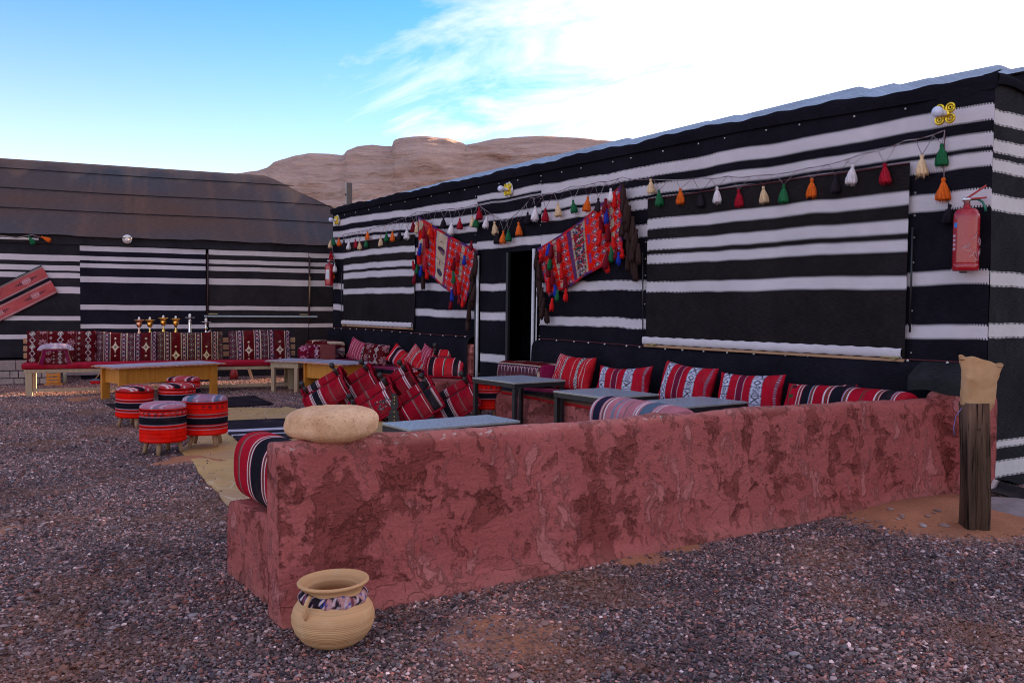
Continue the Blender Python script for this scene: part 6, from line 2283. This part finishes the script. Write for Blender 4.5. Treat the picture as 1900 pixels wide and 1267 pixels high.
tag(link('cement_lump', mesh_np('cement_lump', V, F, mat=simple('grey_cement', (.25, .20, .20), .95, 0, .3, 12, .6)), None, None, (.42, -.35, .0)), 'low lump of grey cement on the ground between the post and the tent', 'cement')
# scattered flakes larger than the gravel
parts = []
rs = np.random.RandomState(8)
for i in range(70):
    x, y = (rs.uniform(1500, 1790), rs.uniform(925, 985)) if i < 26 else (rs.uniform(0, 1900), rs.uniform(880, 1260))
    if 440 < x < 1780 and y < 1165 - (x - 530) * .204 + 10: continue
    s_ = rs.uniform(.010, .020) if i > 25 else rs.uniform(.010, .026)
    V, F = superq(s_ * 1.3, s_ * .9, s_ * .4, 1, 1, 12, 8)
    V += (V / np.linalg.norm(V, axis=1, keepdims=True).clip(1e-9)) * (fbm(V + i, 40, 3, i) * s_ * .4)[:, None]
    a = rs.rand() * 6; R_ = np.array([[math.cos(a), -math.sin(a), 0], [math.sin(a), math.cos(a), 0], [0, 0, 1]])
    p = g(x, y)
    if p[0] < -9 or (-1.2 < p[0] < -.1 and p[1] > -5.3): continue
    zs_ = max(.012, float(sand_bumps(np.array([p[0]]), np.array([p[1]]))[0]) + .004)
    parts.append((V @ R_.T + np.array([p[0], p[1], zs_]), F, np.array([(.26, .19, .18), (.15, .11, .12), (.30, .15, .10), (.34, .31, .31)][i % 4])))
V, F, C = merge(parts)
tag(link('loose_flakes', mesh_np('loose_flakes', V, F, col=C, smooth=False, mat=M_STONE)), 'scattered flat stone flakes larger than the gravel around them', 'stones', kind='stuff')

# ------------------------------------------------------------------ hookahs behind the settle
def hookah(label, u, z_top, kind):
    off = .95
    p = LP0 + Ln * off + Ld * u
    t = thing('water_pipe', label, 'water pipe', (p[0], p[1], .0), (0, 0, LANG), 'water pipes lined up behind the settle')
    m_ = {'brass': M_BRASS, 'copper': simple('pinkish_copper', (.72, .42, .28), .3, 1.0, .2, 30, .05), 'steel': M_STEEL}[kind[0]]
    h_ = z_top
    lathe('glass_base', [(.0001, .0), (.085, .0), (.10, .05), (.095, .12), (.05, .20), (.026, .27), (.026, .30), (.0001, .30)], simple('dark_glass_base', (.02, .03, .06), .1, 0, .1, 10, 0, .6), t, 20)
    if kind[1] == 'bowl':
        st = [(.0001, .30), (.016, .30), (.014, .45), (.022, .50), (.013, .55), (.013, h_ - .33), (.024, h_ - .29), (.028, h_ - .26), (.015, h_ - .23), (.013, h_ - .20)]
        lathe('stem', st, m_, t, 16)
        lathe('collar', [(.0001, h_ - .205), (.022, h_ - .20), (.022, h_ - .180), (.0001, h_ - .178)], M_CERAMIC if kind[2] != 'dark' else M_BLACKWOOD, t, 14)
        lathe('bowl', [(.012, h_ - .18), (.030, h_ - .165), (.044, h_ - .135), (.046, h_ - .105), (.042, h_ - .095), (.060, h_ - .080), (.064, h_ - .070), (.085, h_ - .050), (.086, h_ - .044), (.050, h_ - .052), (.0001, h_ - .055)], m_, t, 24)
        lathe('clay_head', [(.0001, h_ - .055), (.020, h_ - .052), (.017, h_ - .020), (.010, h_ - .002), (.0001, h_)], M_CERAMIC, t, 14)
    else:
        st = [(.0001, .30), (.020, .30), (.020, h_ - .34), (.030, h_ - .33), (.028, h_ - .31), (.024, h_ - .29), (.026, h_ - .15), (.024, h_ - .13), (.028, h_ - .115), (.015, h_ - .10), (.020, h_ - .075), (.0001, h_ - .070)]
        if kind[2] == 'knobbed':
            st = [(.0001, .30), (.014, .30), (.016, h_ - .30), (.032, h_ - .27), (.020, h_ - .24), (.014, h_ - .20), (.030, h_ - .175), (.016, h_ - .145), (.014, h_ - .11), (.020, h_ - .10), (.0001, h_ - .08)]
            tube('side_pipe', [(.01, -.01, h_ - .26), (.05, -.02, h_ - .23), (.075, -.02, h_ - .21)], .010, m_, t, 8)
        lathe('stem', st, m_, t, 16)
        lathe('ash_tray', [(.0001, h_ - .082), (.05, h_ - .080), (.088, h_ - .068), (.090, h_ - .062), (.05, h_ - .066), (.0001, h_ - .066)], m_, t, 24)
        lathe('clay_head', [(.0001, h_ - .066), (.018, h_ - .060), (.022, h_ - .03), (.014, h_ - .004), (.0001, h_)], M_CERAMIC, t, 14)
    return t


for (x, y, kind, lab) in [(258, 588, ('copper', 'bowl', ''), 'coppery water pipe with bowl top, leftmost in the row behind the settle'),
                          (278, 588, ('brass', 'bowl', ''), 'brass water pipe with yellow bowl, second from the left behind the settle'),
                          (303, 585, ('brass', 'bowl', 'w'), 'taller brass water pipe with white collar, third from the left behind the settle'),
                          (326, 586, ('brass', 'bowl', 'dark'), 'brass water pipe with dark collar, fourth from the left behind the settle'),
                          (352, 582, ('steel', 'tray', ''), 'plain silver water pipe with thick fluted stem and flat tray'),
                          (382, 590, ('steel', 'tray', 'knobbed'), 'knobbed silver water pipe with flat tray and side spout, rightmost of the row')]:
    u, z = lp(x, y, .95)
    hookah(lab, u, z, kind)

# ------------------------------------------------------------------ textile on the far tent, string with tassels
u0_, z0_ = lp(76, 492, .06); u1_, z1_ = lp(108, 543, .06); u2_, z2_ = lp(0, 529, .06)
A0 = np.array([u0_, z0_]); A1 = np.array([u1_, z1_]); dv = np.array([u2_, z2_]) - A0; dv /= np.linalg.norm(dv)
Lr = 1.7
nu, nv = 170, 80
U, T = np.meshgrid(np.linspace(0, 1, nu), np.linspace(0, 1, nv))
XZ = A0[None, None] + (A1 - A0)[None, None] * T[..., None] + dv[None, None] * (U * Lr)[..., None]
V = np.stack([XZ[..., 0], -.05 - .012 * np.sin(U * 9 + T * 2), XZ[..., 1]], -1).reshape(-1, 3)
uu, tt = U.ravel() * Lr, T.ravel()
C = bands(tt, [(0, .035, BLK), (.035, .05, WHT * .6), (.05, .07, BRN), (.07, .085, WHT * .6), (.41, .425, WHT * .6), (.44, .45, WHT * .5), (.455, .55, BLK), (.56, .57, WHT * .6), (.585, .6, WHT * .5), (.925, .94, WHT * .6), (.955, .965, WHT * .5), (.975, 1.01, BLK)], (.42, .085, .085))
for tc_ in (.25, .76):
    for um in np.arange(.33, 1.7, .62):
        a = np.abs(uu - um) / .20 + np.abs(tt - tc_) / .10
        q1 = np.abs(tt - tc_) < .012
        m = (a < 1) & ((np.mod(np.floor(uu / .02) + np.floor(tt / .028), 2) < 1) | q1)
        C[m] = (.06, .03, .05)
        C[m & (np.abs(uu - um) < .07)] = (.48, .33, .36)
Vb = V.copy(); Vb[:, 1] += .01
F_ = grid_faces(nu, nv)
RU = link('wall_hanging', mesh_np('wall_hanging', np.vstack([V, Vb]), np.vstack([F_, F_[:, ::-1] + len(V)]), col=np.vstack([C, C]), mat=M_FAB), None, None, tuple(LP0), (0, 0, LANG))
tag(RU, 'pink and black woven textile pinned aslant on the far tent at the left edge', 'textile')
GB = thing('tassel_string', 'short string with green and orange tassels on the far tent at the left edge', 'garland', tuple(LP0), (0, 0, LANG))
pts = []
for x, y in [(-60, 436), (0, 437), (30, 441), (60, 436), (82, 443)]:
    u, z = lp(x, y, .08); pts.append((u, -.08, z))
tube('cord', pts, .008, M_ATTR, GB, 6, colfn=cordcol)
u, z = lp(53, 440, .1); o = link('tassel', tassel_me('green', 0, 1), None, GB, (u, -.10, z + .02), (0, -.5, 0)); o['label'] = 'green tassel'
u, z = lp(76, 441, .1); o = link('tassel', tassel_me('orange', 0, 2), None, GB, (u, -.10, z + .02), (0, -1.1, 0)); o['label'] = 'orange tassel'
u0_, z0_ = lp(-60, 440, .06); u1_, z1_ = lp(72, 444, .06)
tube('pale_tube', [(u0_, -.05, z0_), (u1_, -.05, z1_)], .022, simple('pale_light_tube', (.58, .56, .55), .5), GB, 8)

# ------------------------------------------------------------------ odds and ends under and behind the settle
p = g(177, 713)
BR = thing('brush', 'small red brush with wooden handle leaning under the settle', 'brush', (p[0], p[1], 0), (0, 0, LANG))
tube('handle', [(-.02, 0, .06), (.14, .10, .27)], .010, MATS['stool_leg_wood'], BR, 8)
me = sq_me('brush_head', .075, .05, .045, .6, .6, lambda V: np.where((V[:, 2] > .018)[:, None], full(V, (.10, .16, .22)), full(V, (.50, .012, .02))), nu=32, nv=16, seed=3)
link('brush_head', me, None, BR)
u, z = lp(99, 708, 1.0); p = LP0 + Ln * 1.0 + Ld * u
CR = thing('wooden_crate', 'small slatted wooden crate standing against the block plinth under the settle', 'crate', (p[0], p[1], 0), (0, 0, LANG))
for i in range(4): box('slat', (0, -.05, .06 + i * .055), (.19, .016, .036), MATS['yellow_varnished_wood'], CR, .003)
for s in (-1, 1):
    for y_ in (-.035, .10): box('corner_batten', (s * .08, y_, .13), (.025, .018, .26), MATS['yellow_varnished_wood'], CR, .003)
box('base_board', (0, .03, .015), (.26, .19, .02), MATS['yellow_varnished_wood'], CR, .003)
p = g(434, 704)
o = lathe('red_jug', [(.0001, 0), (.07, 0), (.075, .10), (.055, .16), (.03, .20), (.035, .235), (.0001, .24)], simple('red_jug_paint', (.32, .015, .015), .5), None, 18, (p[0], p[1], 0))
tag(o, 'small red metal jug in the shade under the settle', 'jug')
a = g(464, 705); 
o = box('leaning_board', (0, 0, .18), (.05, .018, .40), MATS['pale_pine_wood'], None, .003, rot=Matrix.Rotation(-.28, 3, 'Y'), loc=(a[0] - .05, a[1], 0))
o.rotation_euler = (0, 0, LANG)
tag(o, 'narrow sunlit board leaning under the settle', 'board')
# white cloth hem hanging below the far tent wall
u0_, _ = lp(122, 700, .3); u1_, _ = lp(228, 700, .3)
U, T = np.meshgrid(np.linspace(u0_, u1_ + .6, 40), np.linspace(0, 1, 8))
V = np.stack([U, -.10 - .08 * T, .14 + .16 * T * (1 - .2 * np.sin((U - u0_) * 3)) - .05], -1).reshape(-1, 3)
o = link('ground_cloth', mesh_np('ground_cloth', V, grid_faces(40, 8), uv=np.stack([U.ravel(), T.ravel()], -1), mat=mW), None, None, tuple(LP0), (0, 0, LANG))
tag(o, 'pale cloth hem gathered low behind the settle', 'cloth')

# square steel flue beyond the long tent
pf = at_dist(647.5, 340, 26.5)
FL = thing('square_flue', 'dark square flue post rising behind the roof of the long tent', 'flue', (pf[0], pf[1], 0), (0, 0, VR + .35))
box('shaft', (0, 0, pf[2] / 2), (.17, .17, pf[2]), simple('dull_dark_metal', (.07, .055, .05), .45), FL, .006)
box('hook', (-.10, 0, pf[2] - .35), (.05, .02, .05), M_METAL, FL, .003)
